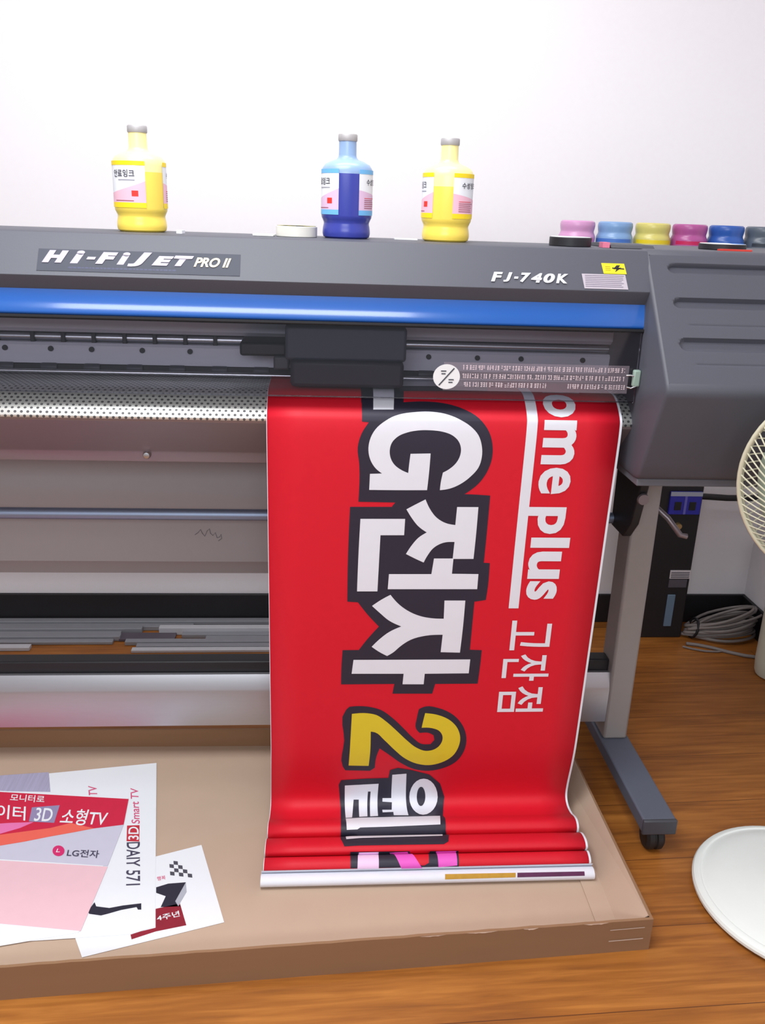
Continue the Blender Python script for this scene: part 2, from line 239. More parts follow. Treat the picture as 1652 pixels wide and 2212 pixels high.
M_APRON = mat('apron_metal', (146, 136, 142), .38, metal=.6, noise=.04, aniso=(.3, 8, 8))
M_POST = mat('post_grey', (158, 152, 150), .5, metal=.15, noise=.03)
M_FOOT = mat('foot_grey', (92, 97, 112), .5, noise=.03)
M_RUBBER = mat('caster_rubber', (33, 30, 31), .6, noise=.1)
M_CHROME = mat('chrome_lettering', (172, 167, 180), .6, spec=.3, metal=.15, noise=.02)
M_SILVER = mat('silver_lettering', (208, 210, 216), .4, metal=.2, noise=.02)
M_GOLDL = mat('pale_gold_lettering', (206, 198, 172), .6, spec=.3, metal=.1, noise=.02)
M_CAP = mat('cap_silver', (172,170,172), .5, metal=.2, noise=.03)
M_NAVY = mat('navy_print', (46, 50, 84), .5, noise=.05)
M_PLATEBG = mat('nameplate_slate', (70, 73, 84), .6, spec=.25, noise=.03)
M_WHITE = mat('white_plastic', (232, 232, 230), .45, noise=.02)
M_RED = mat('banner_red', (214, 22, 44), .55, spec=.35, noise=.035, nscale=55)
M_INKB = mat('banner_ink_black', (44, 42, 58), .5, spec=.4, noise=.03)
M_INKW = mat('banner_ink_white', (228, 230, 240), .55, noise=.02)
M_INKY = mat('banner_ink_yellow', (222, 200, 42), .55, noise=.03)
M_INKP = mat('banner_ink_pink', (232, 90, 200), .55, noise=.03)
M_INKL = mat('banner_ink_pale_pink', (240, 205, 240), .55, noise=.02)
M_INKG = mat('banner_ink_gold', (186, 140, 30), .55, noise=.2, nscale=90)
M_INKM = mat('banner_ink_plum', (84, 20, 70), .55, noise=.5, nscale=45)
M_CARD = mat('cardboard', (192, 168, 148), .8, spec=.2, noise=.04, nscale=14, bump=.05)
M_CARDO = mat('cardboard_outside', (146, 112, 84), .75, spec=.25, noise=.05, nscale=18, aniso=(.3, 3, 3))
M_TORN = mat('cardboard_torn_edge', (222, 200, 182), .8, noise=.05)
M_TAPE = mat('clear_tape', (205, 190, 178), .18, spec=.8, noise=.03)
M_PAPER = mat('paper_white', (236, 240, 246), .7, noise=.01)

def glass_mat(name, tint, gl=.08):
    m = bpy.data.materials.new(name); m.use_nodes = True; nt = m.node_tree; N = nt.nodes; N.remove(N['Principled BSDF'])
    t = N.new('ShaderNodeBsdfTransparent'); t.inputs[0].default_value = (*tint, 1)
    g = N.new('ShaderNodeBsdfGlossy'); g.inputs['Roughness'].default_value = .12; g.inputs[0].default_value = (.9,.9,.92,1)
    f = N.new('ShaderNodeFresnel'); f.inputs[0].default_value = 1.45
    x = N.new('ShaderNodeMixShader'); nt.links.new(f.outputs[0], x.inputs[0]); nt.links.new(t.outputs[0], x.inputs[1]); nt.links.new(g.outputs[0], x.inputs[2])
    nt.links.new(x.outputs[0], N['Material Output'].inputs[0]); return m
M_CLEAR = glass_mat('smoked_clear_cover', (.88, .87, .90))
def perf_mat():
    m = bpy.data.materials.new('perforated_steel'); m.use_nodes = True; nt = m.node_tree; N = nt.nodes; L = nt.links; b = N['Principled BSDF']
    tc = N.new('ShaderNodeTexCoord'); sp = N.new('ShaderNodeSeparateXYZ'); L.new(tc.outputs['UV'], sp.inputs[0])
    def mth(op, a, bb=None, c=None):
        n = N.new('ShaderNodeMath'); n.operation = op
        for i, q in enumerate((a, bb, c)):
            if q is None: continue
            if isinstance(q, (int, float)): n.inputs[i].default_value = q
            else: L.new(q, n.inputs[i])
        return n.outputs[0]
    v = mth('MULTIPLY', sp.outputs['Y'], 1/.0082); row = mth('FLOOR', v)
    off = mth('MULTIPLY', mth('MODULO', row, 2.0), .5)
    u = mth('ADD', mth('MULTIPLY', sp.outputs['X'], 1/.0115), off)
    fu = mth('SUBTRACT', mth('FRACT', u), .5); fv = mth('SUBTRACT', mth('FRACT', v), .5)
    d = mth('ADD', mth('POWER', mth('MULTIPLY', fu, 1.3), 2.0), mth('POWER', fv, 2.0))
    h = mth('LESS_THAN', d, .095)
    mx = N.new('ShaderNodeMix'); mx.data_type = 'RGBA'; L.new(h, mx.inputs[0]); mx.inputs[6].default_value = (.86,.87,.84,1); mx.inputs[7].default_value = (.10,.10,.105,1)
    L.new(mx.outputs[2], b.inputs['Base Color']); b.inputs['Roughness'].default_value = .42
    L.new(mth('MULTIPLY', mth('SUBTRACT', 1.0, h), .6), b.inputs['Metallic'])
    return m
M_PERF = perf_mat()

# ------------------------------------------------------------------ the room
def struct(o): o['kind'] = 'structure'; return o
XW, YW = 1.53, 2.75
struct(G().box((-3, -2.2, -.05), (XW+.05, YW+.05, 0)).build('floor', M_FLOOR, origin=(0,0,0)))
struct(G().box((-3, YW, 0), (XW+.05, YW+.1, 2.62)).build('wall_back', M_WALL))
struct(G().box((XW, -2.2, 0), (XW+.1, YW, 2.62)).build('wall_right', M_WALL))
struct(G().box((-3.1, -2.2, 0), (-3, YW+.1, 2.62)).build('wall_left', M_WALL))
struct(G().box((-3.1, -2.2, 2.62), (XW+.1, YW+.1, 2.7)).build('ceiling', M_CEIL))
struct(G().box((-3, YW-.012, 0), (XW, YW, .107)).build('baseboard_back', M_BASE, bevel=.003))
struct(G().box((XW-.012, -2.2, 0), (XW, YW-.012, .107)).build('baseboard_right', M_BASE, bevel=.003))

# ------------------------------------------------------------------ the printer
PR = thing('large_format_printer', (0, 1.9, 0), 'large grey inkjet printer with blue rail standing on casters, printing a red banner', 'printer')
XE = .612                                   # where the side cover begins
XL0 = -1.36
# top cover, front face and flat top
A2, B2 = Vector((0, 1.67, 1.3065)), Vector((0, 1.617, 1.233))
prof = [(1.675,1.3062),(1.668,1.304),(1.6635,1.2985),(1.617,1.2335),(1.6175,1.231),(1.637,1.206),(1.65,1.165),(1.66,1.155),(1.89,1.155),(2.16,1.155),(2.16,1.24),(2.10,1.266),(1.90,1.303),(1.875,1.3065)]
cover = G().prism(prof, XL0, XE+.004).build('top_cover', M_GREY, PR, smooth=28)
# blue rail: a rounded bar
rail = [(1.645,1.2065),(1.640,1.2085)]
ry, rz, th = 1.634, 1.2085, 0
for k in range(37):
    rail.append((ry, rz)); q = k/36
    th = 17-3*q/.45 if q < .45 else (14-9*((q-.45)/.4) if q < .85 else 5-75*((q-.85)/.15))
    ry -= .00128*math.sin(math.radians(th)); rz -= .00128*math.cos(math.radians(th))
rail += [(rail[-1][0]+.006, rail[-1][1]-.0005), (1.645, rail[-1][1]-.0005)]
G().prism(rail, XL0, XE).build('front_rail', M_BLUE, PR, smooth=40)
G().prism([(1.620,1.1645),(1.620,1.1605),(1.624,1.157),(1.645,1.157),(1.645,1.1645)], XL0, XE).build('rail_lip', M_BLACK, PR, smooth=40)
# body behind the print bay
G().box((XL0, 1.86, .87), (XE+.01, 2.16, 1.16)).build('rear_body', M_GREYD, PR, bevel=.004)
G().prism([(1.79,1.158),(1.79,1.118),(1.80,1.110),(1.86,1.110),(1.86,1.158)], XL0, XE+.005).build('carriage_beam', M_RAIL, PR, smooth=30)
G().lathe([(0,XL0),(.0075,XL0),(.0075,XE),(0,XE)], 16, (0,1.815,1.0985), axis='x').build('guide_shaft', M_STEEL, PR, smooth=40)
G().prism([(1.80,1.089),(1.796,1.084),(1.80,1.047),(1.86,1.047),(1.86,1.089)], XL0, XE+.005).build('lower_beam', M_RAIL, PR, smooth=30)
for x in (-1.05,-.96,-.87,-.79,-.71,-.622,-.533,-.453,-.353,-.258,-.15,-.05,.06,.14,.229,.331,.423,.554):
    G().lathe([(0,1.7915),(.005,1.7915),(.0055,1.794),(.0055,1.80),(0,1.80)], 12, (x,0,1.077), axis='y').build('screw', M_BLACK, PR, smooth=40)
for x in (-.64,-.57,-.51,-.45,-.389,-.329,-.268,-.208):
    G().box((x-.004, 1.803, 1.088), (x+.004, 1.82, 1.109)).build('shaft_clip', M_BLACK, PR, bevel=.001)
G().box((XL0, 1.80, 1.031), (XE+.005, 1.86, 1.0465)).build('roller_holder', M_BLACK, PR, bevel=.002)
for i in range(22):
    x = -1.22+i*.085
    if x < XE-.02: G().lathe([(0,x-.016),(.008,x-.016),(.009,x-.013),(.009,x+.013),(.008,x+.016),(0,x+.016)], 14, (0,1.80,1.0392), axis='x').build('pinch_roller', M_GREYD, PR, smooth=40)
G().lathe([(0,XL0),(.004,XL0),(.004,XE),(0,XE)], 10, (0,1.765,1.037), axis='x').build('tension_rod', M_STEEL, PR, smooth=40)
# perforated platen with a curled front lip
pl = [(1.86,1.0265),(1.80,1.0265),(1.74,1.0264),(1.70,1.0260),(1.684,1.0255),(1.675,1.0240),(1.668,1.0215),(1.660,1.0180),(1.648,1.0098),(1.634,.9995),(1.625,.991),(1.6205,.983),(1.6195,.977)]
pg = G(); n = len(pl)
pg.add([(XL0,y,z) for y,z in pl]+[(XE+.012,y,z) for y,z in pl], [(i,i+1,i+1+n,i+n) for i in range(n-1)])
po = pg.build('platen', M_PERF, PR, smooth=50, solid=.0012)
acc = [0]
for a, b in zip(pl, pl[1:]): acc.append(acc[-1]+math.hypot(b[0]-a[0], b[1]-a[1]))
uv = po.data.uv_layers.new(name='UVMap')
for lp in po.data.loops:
    c = po.data.vertices[lp.vertex_index].co; y = c.y
    k = min(range(n), key=lambda i: abs(pl[i][0]-y)+abs(pl[i][1]-c.z)); uv.data[lp.index].uv = (c.x+2, acc[k])
# apron below the platen
ap = [(1.6215,.9765),(1.6225,.972),(1.705,.893),(1.7125,.8865),(1.722,.866),(1.735,.862),(2.10,.862),(2.10,.90),(1.86,1.015),(1.75,1.015),(1.69,1.010),(1.655,.998),(1.632,.982)]
G().prism(ap, XL0, XE+.01).build('front_apron', M_APRON, PR, smooth=25)
for x in (-.339, -.9): G().lathe([(0,1.703),(.006,1.704),(.008,1.708),(.0085,1.716),(0,1.716)], 16, (x,0,.8825), axis='y').build('screw', M_STEEL, PR, smooth=40)
# clear cover hanging from the rail, with printed warning lines
cc = G().prism([(1.6215,1.159),(1.624,1.159),(1.6205,1.027),(1.618,1.027)], XL0+.01, XE-.004).build('clear_front_cover', M_CLEAR, PR)
G().box((XL0+.01, 1.6172, 1.0255), (XE-.004, 1.6206, 1.0272)).build('cover_edge', glass_mat('clear_edge', (.62,.62,.64)), cc)
def cpl(x, z): return (x, 1.6175-.0+(z-1.027)*.0265-.0006, z)
g = G(); g.add([cpl(.242+.0255*math.cos(2*PI*i/32), 1.0685+.0235*math.sin(2*PI*i/32)) for i in range(32)], [tuple(range(32))])
cd = g.build('round_sticker', mat('sticker_white', (226,226,228), .5, noise=.02), cc)
g = G(); 
def cp2(x, z): p = cpl(x, z); return (p[0], p[1]-.0006, p[2])
g.add([cp2(.227,1.053),(cp2(.229,1.0515)),(cp2(.257,1.084)),(cp2(.255,1.0855))], [(0,1,2,3)])
for (x0,x1,z) in ((.231,.241,1.078),(.232,.240,1.073),(.246,.256,1.062),(.246,.254,1.057)): g.add([cp2(x0,z),cp2(x1,z),cp2(x1,z+.0022),cp2(x0,z+.0022)], [(0,1,2,3)])
g.build('sticker_marks', M_GREYD, cc)
fm_ = bpy.data.materials.new('label_film'); fm_.use_nodes = True; nt = fm_.node_tree
fb = nt.nodes['Principled BSDF']; fb.inputs['Base Color'].default_value = (*lin((150,138,150)), 1); fb.inputs['Roughness'].default_value = .4; fb.inputs['Alpha'].default_value = .42
g = G(); g.add([(.236,cpl(0,1.043)[1]+.0004,1.043),(.592,cpl(0,1.043)[1]+.0004,1.043),(.592,cpl(0,1.096)[1]+.0004,1.096),(.236,cpl(0,1.096)[1]+.0004,1.096)], [(0,1,2,3)])
g.build('label_film', fm_, cc)
g = G()
for row, (z, x0, x1) in enumerate(((1.083,.272,.583),(1.067,.272,.585),(1.051,.275,.432),(1.051,.475,.588))):
    x = x0
    while x < x1:
        wd = random.choice((.0035,.0045,.0028,.004))
        for q in range(3):
            if random.random() < .8:
                zz = z+.0032*q+random.uniform(-.0004,.0004); a = x+random.uniform(0,.0008); b = x+wd-random.uniform(0,.0008)
                g.add([cpl(a,zz),cpl(b,zz),cpl(b,zz+.0013),cpl(a,zz+.0013)], [(0,1,2,3)])
        if random.random() < .85:
            c = x+random.uniform(.001,wd-.001); g.add([cpl(c,z-.0006),cpl(c+.0011,z-.0006),cpl(c+.0011,z+.0085),cpl(c,z+.0085)], [(0,1,2,3)])
        x += wd+random.choice((.0008,.0012,.003))
g.build('printed_lines', mat('print_pale_pink', (226,206,212), .6, noise=.03), cc)
# print carriage in the bay
ca = G().box((-.062, 1.672, 1.084), (.170, 1.80, 1.150)).build('print_carriage', mat('carriage_slate', (62,66,80), .55, noise=.04), PR, bevel=.006)
G().box((-.052, 1.664, 1.034), (.166, 1.79, 1.086)).build('head_cover', mat('carriage_dark', (42,41,52), .55, noise=.05), ca, bevel=.008)
G().box((-.150, 1.70, 1.086), (-.060, 1.79, 1.112)).build('cutter_block', M_BLACK, ca, bevel=.005)
G().box((-.085, 1.69, 1.062), (-.055, 1.77, 1.088)).build('latch', M_GREYD, ca, bevel=.004)
# green and steel catch at the cover's right end
kt = G().box((.598, 1.606, 1.058), (.6118, 1.618, 1.090)).build('cover_catch', mat('pale_green_plastic', (150,172,160), .5, noise=.03), PR, bevel=.003)
G().tube([(.585,1.611,1.079),(.592,1.609,1.080),(.606,1.608,1.078)], .0018).build('catch_pin', M_STEEL, kt, smooth=50)
G().tube([(.588,1.611,1.057),(.596,1.609,1.055),(.606,1.608,1.060)], .0018).build('catch_pin', M_STEEL, kt, smooth=50)

# lettering on the top cover's face
fd = (B2-Vector((0,1.67,1.3065))); fn = Vector((0, -abs(fd.z), abs(fd.y))).normalized()
C0 = Vector((0, 1.6635, 1.2985)); C1 = Vector((0, 1.617, 1.2335)); FN = Vector((0, -(C0.z-C1.z), C0.y-C1.y)).normalized()
def face_pt(x, t, off):                     # t: 0 at the crest, 1 at the lower edge
    z = 1.3065+(1.233-1.3065)*t; k = (C0.z-z)/(C0.z-C1.z); p = C0.lerp(C1, k)+FN*off
    return (x, p.y, p.z)
def face_text(name, items, m, parent, off=.0012):
    g = G()
    for txt, x0, x1, tl0, tl1, tb0, tb1, fat, sh in items:      # top and bottom t at both ends
        V, F = glyph(txt, fat, sh)
        g.add([face_pt(x0+(x1-x0)*a, (tb0+(tb1-tb0)*a)*(1-b)+(tl0+(tl1-tl0)*a)*b, off) for a, b in V], F)
    return g.build(name, m, parent, solid=.0008)
g = G(); g.add([face_pt(-.494,.415,.0004),face_pt(-.140,.415,.0004),face_pt(-.140,.90,.0004),face_pt(-.494,.90,.0004)], [(0,1,2,3)])
np_ = g.build('nameplate', M_PLATEBG, PR, solid=.0004)
face_text('lettering', [('H', -.486, -.441, .45, .45, .725, .725, .07, .32), ('i', -.438, -.413, .44, .44, .725, .725, .07, .32), ('-', -.410, -.393, .575, .575, .635, .635, .06, .3), ('F', -.394, -.355, .46, .46, .725, .725, .07, .32), ('i', -.357, -.334, .45, .45, .725, .725, .07, .32), ('J', -.338, -.296, .44, .44, .765, .765, .055, .32), ('E', -.296, -.257, .51, .51, .725, .725, .07, .32), ('T', -.258, -.222, .49, .49, .725, .725, .07, .32)], M_CHROME, np_)
face_text('lettering', [('PRO II', -.222, -.156, .515, .515, .73, .73, .035, .35)], M_GOLDL, np_)
g = G(); x = -.44
while x < -.255:
    wd = random.uniform(.003,.007); t0 = .80
    g.add([face_pt(x,t0,.0009),face_pt(x+wd,t0,.0009),face_pt(x+wd,t0+.035,.0009),face_pt(x,t0+.035,.0009)], [(0,1,2,3)])
    x += wd+.0016
g.build('caption_marks', M_NAVY, np_)
face_text('model_lettering', [('F', .3145, .3375, .64, .64, .86, .86, .045, .25), ('J', .3375, .3555, .64, .64, .86, .86, .045, .25), ('-', .3575, .366, .735, .735, .785, .785, .04, .25), ('7', .368, .390, .64, .64, .86, .86, .045, .25), ('4', .389, .411, .64, .64, .86, .86, .045, .25), ('0', .412, .4345, .64, .64, .86, .86, .045, .25), ('K', .4355, .4598, .64, .64, .86, .86, .045, .25)], M_SILVER, PR)
def sticker(name, x0, x1, t0, t1, m, off=.0006):
    g = G(); g.add([face_pt(x0,t1,off),face_pt(x1,t1,off),face_pt(x1-.003,t0,off),face_pt(x0-.003,t0,off)], [(0,1,2,3)])
    return g.build(name, m, PR, solid=.0004)
ys = sticker('warning_sticker', .5275, .571, .355, .60, mat('sticker_yellow', (238,222,40), .45, noise=.03))
g = G()
for poly in ([(.553,.40),(.560,.40),(.556,.455),(.562,.455),(.549,.56),(.552,.49),(.546,.49)],[(.544,.455),(.567,.47),(.567,.495),(.544,.48)]):
    V, F = fill(poly); g.add([face_pt(a,b,.0016) for a,b in V], F)
g.build('bolt_symbol', M_BLACK, ys)
g = G()
for k, t in enumerate((.43,.47,.51)): g.add([face_pt(.531,t,.0014),face_pt(.541,t,.0014),face_pt(.541,t+.014,.0014),face_pt(.531,t+.014,.0014)], [(0,1,2,3)])
g.build('small_print', mat('sticker_olive', (170,150,30), .5, noise=.05), ys)
gs = sticker('information_sticker', .4885, .571, .615, .955, mat('sticker_grey', (178,170,180), .45, noise=.03))
g = G()
for k in range(7):
    t = .645+k*.042; x1 = .566-random.uniform(0,.01)
    g.add([face_pt(.491,t,.0013),face_pt(x1,t,.0013),face_pt(x1,t+.014,.0013),face_pt(.491,t+.014,.0013)], [(0,1,2,3)])
g.build('small_print', mat('sticker_print', (120,112,128), .5, noise=.05), gs)

# side cover on the right, with three pressed grooves in its sloping face
SP = [(1.72,1.3075),(1.69,1.3075),(1.676,1.3065),(1.668,1.302)]
F0, F1 = (1.664,1.298), (1.4845,1.0885)
nrm = (-(F0[1]-F1[1]), (F0[0]-F1[0])); nl = math.hypot(*nrm); nrm = (nrm[0]/nl, nrm[1]/nl)
XC1 = 1.16
gr = G(); NX, NT = 150, 150
xs = [XE+.006+(XC1-.006-XE-.006)*i/NX for i in range(NX+1)]
ts = [j/NT for j in range(NT+1)]
def groove_depth(x, t):
    d = 0
    for tc, hw in ((.105,.040),(.385,.042),(.705,.050)):
        q = (t-tc)
        xl = .664; 
        if x < xl: 
            e = math.hypot((xl-x)*3.4, q)
        elif x > XC1-.055: e = math.hypot((x-XC1+.055)*3.4, q)
        else: e = abs(q)
        if e < hw:
            s = e/hw; d = max(d, (1-s**4))
            if q < 0: d = max(d, min(1, (1-s)*6))
    for tc in (.555,.855):
        e = abs(t-tc)
        if .672 < x < XC1-.06 and e < .009: d = max(d, .18*(1-e/.009))
    return d*.0095
v = []
for t in ts:
    for x in xs:
        y = F0[0]+(F1[0]-F0[0])*t; z = F0[1]+(F1[1]-F0[1])*t; dd = groove_depth(x, t)
        v.append((x, y-nrm[0]*dd, z-nrm[1]*dd))
f = [(j*(NX+1)+i, j*(NX+1)+i+1, (j+1)*(NX+1)+i+1, (j+1)*(NX+1)+i) for j in range(NT) for i in range(NX)]
gr.add(v, f)
# rest of the shell round that face
shell = [(2.14,1.24),(2.06,1.295),(1.98,1.3075)]+SP+[F0]
low = [F1,(1.480,1.081),(1.4785,1.072),(1.481,1.062),(1.543,.924),(1.554,.898),(1.563,.889),(1.582,.886),(2.14,.886)]
ring = shell+low
n = len(ring); inset = .006
def ringx(x, k):                            # pulled in a little at the ends to round the edge
    cy, cz = 1.8, 1.08; out = []
    for y, z in ring:
        d = math.hypot(y-cy, z-cz); out.append((x, y-(y-cy)/d*k, z-(z-cz)/d*k))
    return out
i0, i1 = shell.index(F0), len(shell)
v = ringx(XE, .007)+ringx(XE+.002,.002)+ringx(XE+.006,0)+ringx(XC1-.006,0)+ringx(XC1,.006); f = []
for k in range(4):
    for i in range(n):
        j = (i+1) % n
        if k == 2 and i == i0: continue    # that span is the grooved face
        f.append((k*n+i, k*n+j, (k+1)*n+j, (k+1)*n+i))
for k in (0, 4):
    tri = tessellate_polygon([[Vector((y,z,0)) for _, y, z in v[k*n:(k+1)*n]]]); f += [tuple(i+k*n for i in t) for t in tri]
gr.add(v, f)
sc_ = gr.build('side_cover', M_GREY, PR, smooth=50)
G().box((XE+.004,1.567,.873),(XC1-.005,2.13,.888)).build('base_tray', mat('tray_grey', (96,98,106), .5, noise=.03), sc_, bevel=.002)
G().prism([(1.70,1.3072),(1.71,1.3125),(1.80,1.314),(1.90,1.310),(1.90,1.3072)], XE-.055, XE+.03).build('hinge_block', M_GREYD, PR, smooth=40)

# stand: posts, feet, casters, beam, rods
def stand_side(xc, s):
    lg = G().box((xc-.034, 1.872, .098), (xc+.028, 1.955, .873)).build('post', M_POST, PR, bevel=.006)
    ft = G().box((xc-.040, 1.560, .062), (xc+.036, 2.30, .098)).build('foot', M_FOOT, lg, bevel=.004)
    G().box((xc-.041, 1.553, .061), (xc+.037, 1.563, .0985)).build('foot_cap', M_GREYD, lg, bevel=.003)
    for y in (1.590, 2.255):
        G().lathe([(0,xc-.021),(.024,xc-.021),(.030,xc-.015),(.0305,xc-.004),(.027,xc-.002),(.027,xc+.002),(.0305,xc+.004),(.030,xc+.015),(.024,xc+.021),(0,xc+.021)], 24, (0,y,.0305), axis='x').build('caster', M_RUBBER, lg, smooth=40)
        G().lathe([(0,.052),(.009,.052),(.009,.063),(0,.063)], 14, (xc-.005,y,0)).build('caster_stem', M_STEEL, lg, smooth=40)
    br = G().prism([(1.80,.862),(1.80,.80),(1.83,.70),(1.87,.655),(1.955,.655),(1.96,.862)], xc-.055, xc-.034).build('bracket', M_BLACK, PR, bevel=.003)
    G().lathe([(0,1.795),(.012,1.795),(.014,1.80),(0,1.80)], 16, (xc-.045,0,.77), axis='y').build('bracket_bolt', M_APRON, br, smooth=40)
    return lg
PX = .772
stand_side(PX, 1); stand_side(-1.22, -1)
G().prism([(1.888,.283),(1.882,.268),(1.876,.248),(1.874,.240),(1.876,.148),(1.884,.145),(1.94,.145),(1.94,.262),(1.90,.262),(1.896,.284)], -1.2, PX-.034).build('crossbeam', M_ALU, PR, smooth=30)
G().box((-1.2, 1.899, .262), (PX-.034, 1.94, .313)).build('lower_rail', M_BLACK, PR, bevel=.004)
G().lathe([(0,-1.25),(.0135,-1.25),(.0135,PX-.03),(0,PX-.03)], 24, (0,1.95,.6725), axis='x').build('media_rod', mat('rod_blue_steel', (150,164,190), .5, metal=.8, noise=.03), PR, smooth=40)
G().prism([(2.05,.862),(2.05,.512),(2.062,.497),(2.075,.470),(2.09,.470),(2.09,.862)], -1.18, PX-.034).build('rear_panel', mat('panel_grey', (166,160,162), .6, noise=.02), PR, smooth=25)
g = G()
sq = [(-.30,.584),(-.292,.590),(-.286,.598),(-.282,.588),(-.276,.580),(-.270,.594),(-.264,.600),(-.262,.588),(-.256,.582),(-.250,.590),(-.246,.576),(-.240,.578),(-.236,.586),(-.235,.574),(-.243,.568)]
g.tube([(x,2.0492,z) for x,z in sq], .0009, 5); g.build('pen_scribble', mat('pen_grey', (120,116,120), .7, noise=.05), PR)
# clamp arm by the right post
G().tube([(.80,1.93,.72),(.835,1.90,.69),(.862,1.88,.655),(.878,1.88,.652)], .007).build('hose_arm', M_APRON, PR, smooth=50)

# ------------------------------------------------------------------ the printed banner
ACC = [0]
for a, b in zip(PROF, PROF[1:]): ACC.append(ACC[-1]+math.hypot(b[0]-a[0], b[1]-a[1]))
LEN = ACC[-1]; BXL, BXR = -.0955, .5915; S_LOW = 1.02
import bisect
def ban(u, s, off=0):
    s = min(max(s, 0), LEN); i = min(max(bisect.bisect_right(ACC, s)-1, 0), len(PROF)-2)
    a, b = PROF[i], PROF[i+1]; t = (s-ACC[i])/(ACC[i+1]-ACC[i])
    def tan(k):
        k0, k1 = max(k-1, 0), min(k+1, len(PROF)-1); d = Vector((PROF[k1][0]-PROF[k0][0], PROF[k1][1]-PROF[k0][1])); return d.normalized()
    d = tan(i).lerp(tan(i+1), t).normalized(); ny, nz = d.y, -d.x      # towards the viewer's side
    k = max(0, (s-S_LOW)/(LEN-S_LOW))*.014
    x = BXR-(BXR-u)*(1+k)
    return (x, a[0]+(b[0]-a[0])*t+ny*off, a[1]+(b[1]-a[1])*t+nz*off)
def ban_sheet(u0, u1, s0, s1, off, nu=6):
    ss = sorted(set([s0, s1]+[a for a in ACC if s0 < a < s1])); g = G(); m = nu+1
    g.add([ban(u0+(u1-u0)*i/nu, s, off) for s in ss for i in range(m)], [(j*m+i, j*m+i+1, (j+1)*m+i+1, (j+1)*m+i) for j in range(len(ss)-1) for i in range(nu)])
    return g
BN = ban_sheet(BXL, BXR, 0, LEN, 0, 10).build('printed_banner', M_RED, smooth=60, solid=.0004, origin=(.25,1.62,.03))
tag(BN, 'red printed banner with large white lettering hanging from the printer into the tray', 'banner')
WB = 1.4365                                  # where the unprinted white tail begins
ban_sheet(BXR-.0046, BXR, 0, WB, .0004, 1).build('white_margin', M_INKW, BN, smooth=60)
ban_sheet(BXL, BXL+.0012, 0, WB, .0004, 1).build('white_margin', M_INKW, BN, smooth=60)
ban_sheet(BXL-.004, BXR+.004, WB, LEN, .0006, 4).build('white_tail', M_INKW, BN, smooth=60)
def ban_poly(name, polys, m, off, label=None, round_=True):
    g = G()
    for i, poly in enumerate(polys):
        pp = [(a/1e4, b/1e4) for a, b in poly]; V, F = fill(soften(pp) if round_ else pp); V, F = cut(V, F, 1, .006 if max(p[1] for p in V) > .95 or min(p[1] for p in V) < .32 else .05)
        g.add([ban(u, s, off+i*.00006) for u, s in V], F)
    o = g.build(name, m, BN, smooth=60)
    if label: o['label'] = label
    return o
TB, TWH = TRACE['black'], TRACE['white']
for i, q in enumerate((TB[0:2], TB[2:3], TB[3:4], TB[4:5], TB[5:6], TB[6:7])): ban_poly('letter_outline', q, M_INKB, .0005+.00008*i, 'black outline of a large letter', i < 4)
for q in (TWH[0:1], TWH[1:2], TWH[2:5], TWH[5:7], TWH[7:12]): ban_poly('letter', q, M_INKW, .0013, 'large white letter', len(q) < 5)
ban_poly('letter_counter', TRACE['hole'], M_INKB, .0019)
ban_poly('numeral', TRACE['yellow'], M_INKY, .0013, 'yellow numeral two')
ban_poly('pink_letter', TRACE['pink'], M_INKP, .0013)
ban_poly('pale_letter', TRACE['pale'], M_INKL, .0013)
ban_poly('gold_strip', TRACE['strip_gold'], M_INKG, .0011); ban_poly('plum_strip', TRACE['strip_plum'], M_INKM, .0011)
g = ban_sheet(.4035, .4245, .134, .6611, .0008, 2)
for ch, u0, u1, s0, s1 in GLYPHS:
    if ch == '|': V, F = [(0,.9),(1,.9),(1,1),(0,1)], [(0,1,2,3)]; V = [(b, a) for a, b in V]
    else: V, F = glyph(ch, (.024 if ch == 'e' else .033) if ord(ch) < 256 else .008)
    V, F = cut([(s0/1e4+(s1-s0)/1e4*a, u0/1e4+(u1-u0)/1e4*b) for a, b in V], F, 0, .006 if s0 < 3600 else .05)
    g.add([ban(u, s, .0011) for s, u in V], F)
tag(g.build('small_lettering', M_INKW, BN, smooth=60), 'white store lettering and rule')

# ------------------------------------------------------------------ cardboard tray
CT = thing('cardboard_tray', (0, 1.6, 0), 'wide shallow cardboard tray on the floor under the printer catching the banner', 'cardboard box')
FL, FR, RR, RL = (-1.25,1.190), (.661,1.298), (.652,1.965), (-1.25,1.985)
G().poly([(FL[0],FL[1]+.004),(FR[0]-.004,FR[1]+.004),(RR[0]-.004,RR[1]-.004),(RL[0],RL[1]-.004)], .001, .025).build('bottom', M_CARD, CT)
def wall_strip(name, a, b, h0, h1, th, m, seg=30, jag=0):
    g = G(); d = Vector((b[0]-a[0], b[1]-a[1])).normalized(); nx, ny = -d.y, d.x
    v = []; f = []
    for i in range(seg+1):
        t = i/seg; x = a[0]+(b[0]-a[0])*t; y = a[1]+(b[1]-a[1])*t; z = h1+(random.uniform(-jag, jag) if 0 < i < seg else 0)
        v += [(x,y,h0),(x,y,z),(x+nx*th,y+ny*th,z),(x+nx*th,y+ny*th,h0)]
    for i in range(seg):
        p = i*4
        for k in range(4): f.append((p+k, p+(k+1) % 4, p+4+(k+1) % 4, p+4+k))
    f += [(0,1,2,3), tuple(seg*4+k for k in (3,2,1,0))]
    return g.add(v, f)
wall_strip('front', FL, FR, 0, .075, .006, M_CARDO, 70, .0009).build('front_wall', M_CARDO, CT)
wall_strip('rear', RR, RL, 0, .075, .006, M_CARDO, 10).build('rear_wall', M_CARDO, CT)
wall_strip('right', FR, RR, 0, .075, .006, M_CARDO, 10).build('side_wall', M_CARDO, CT)
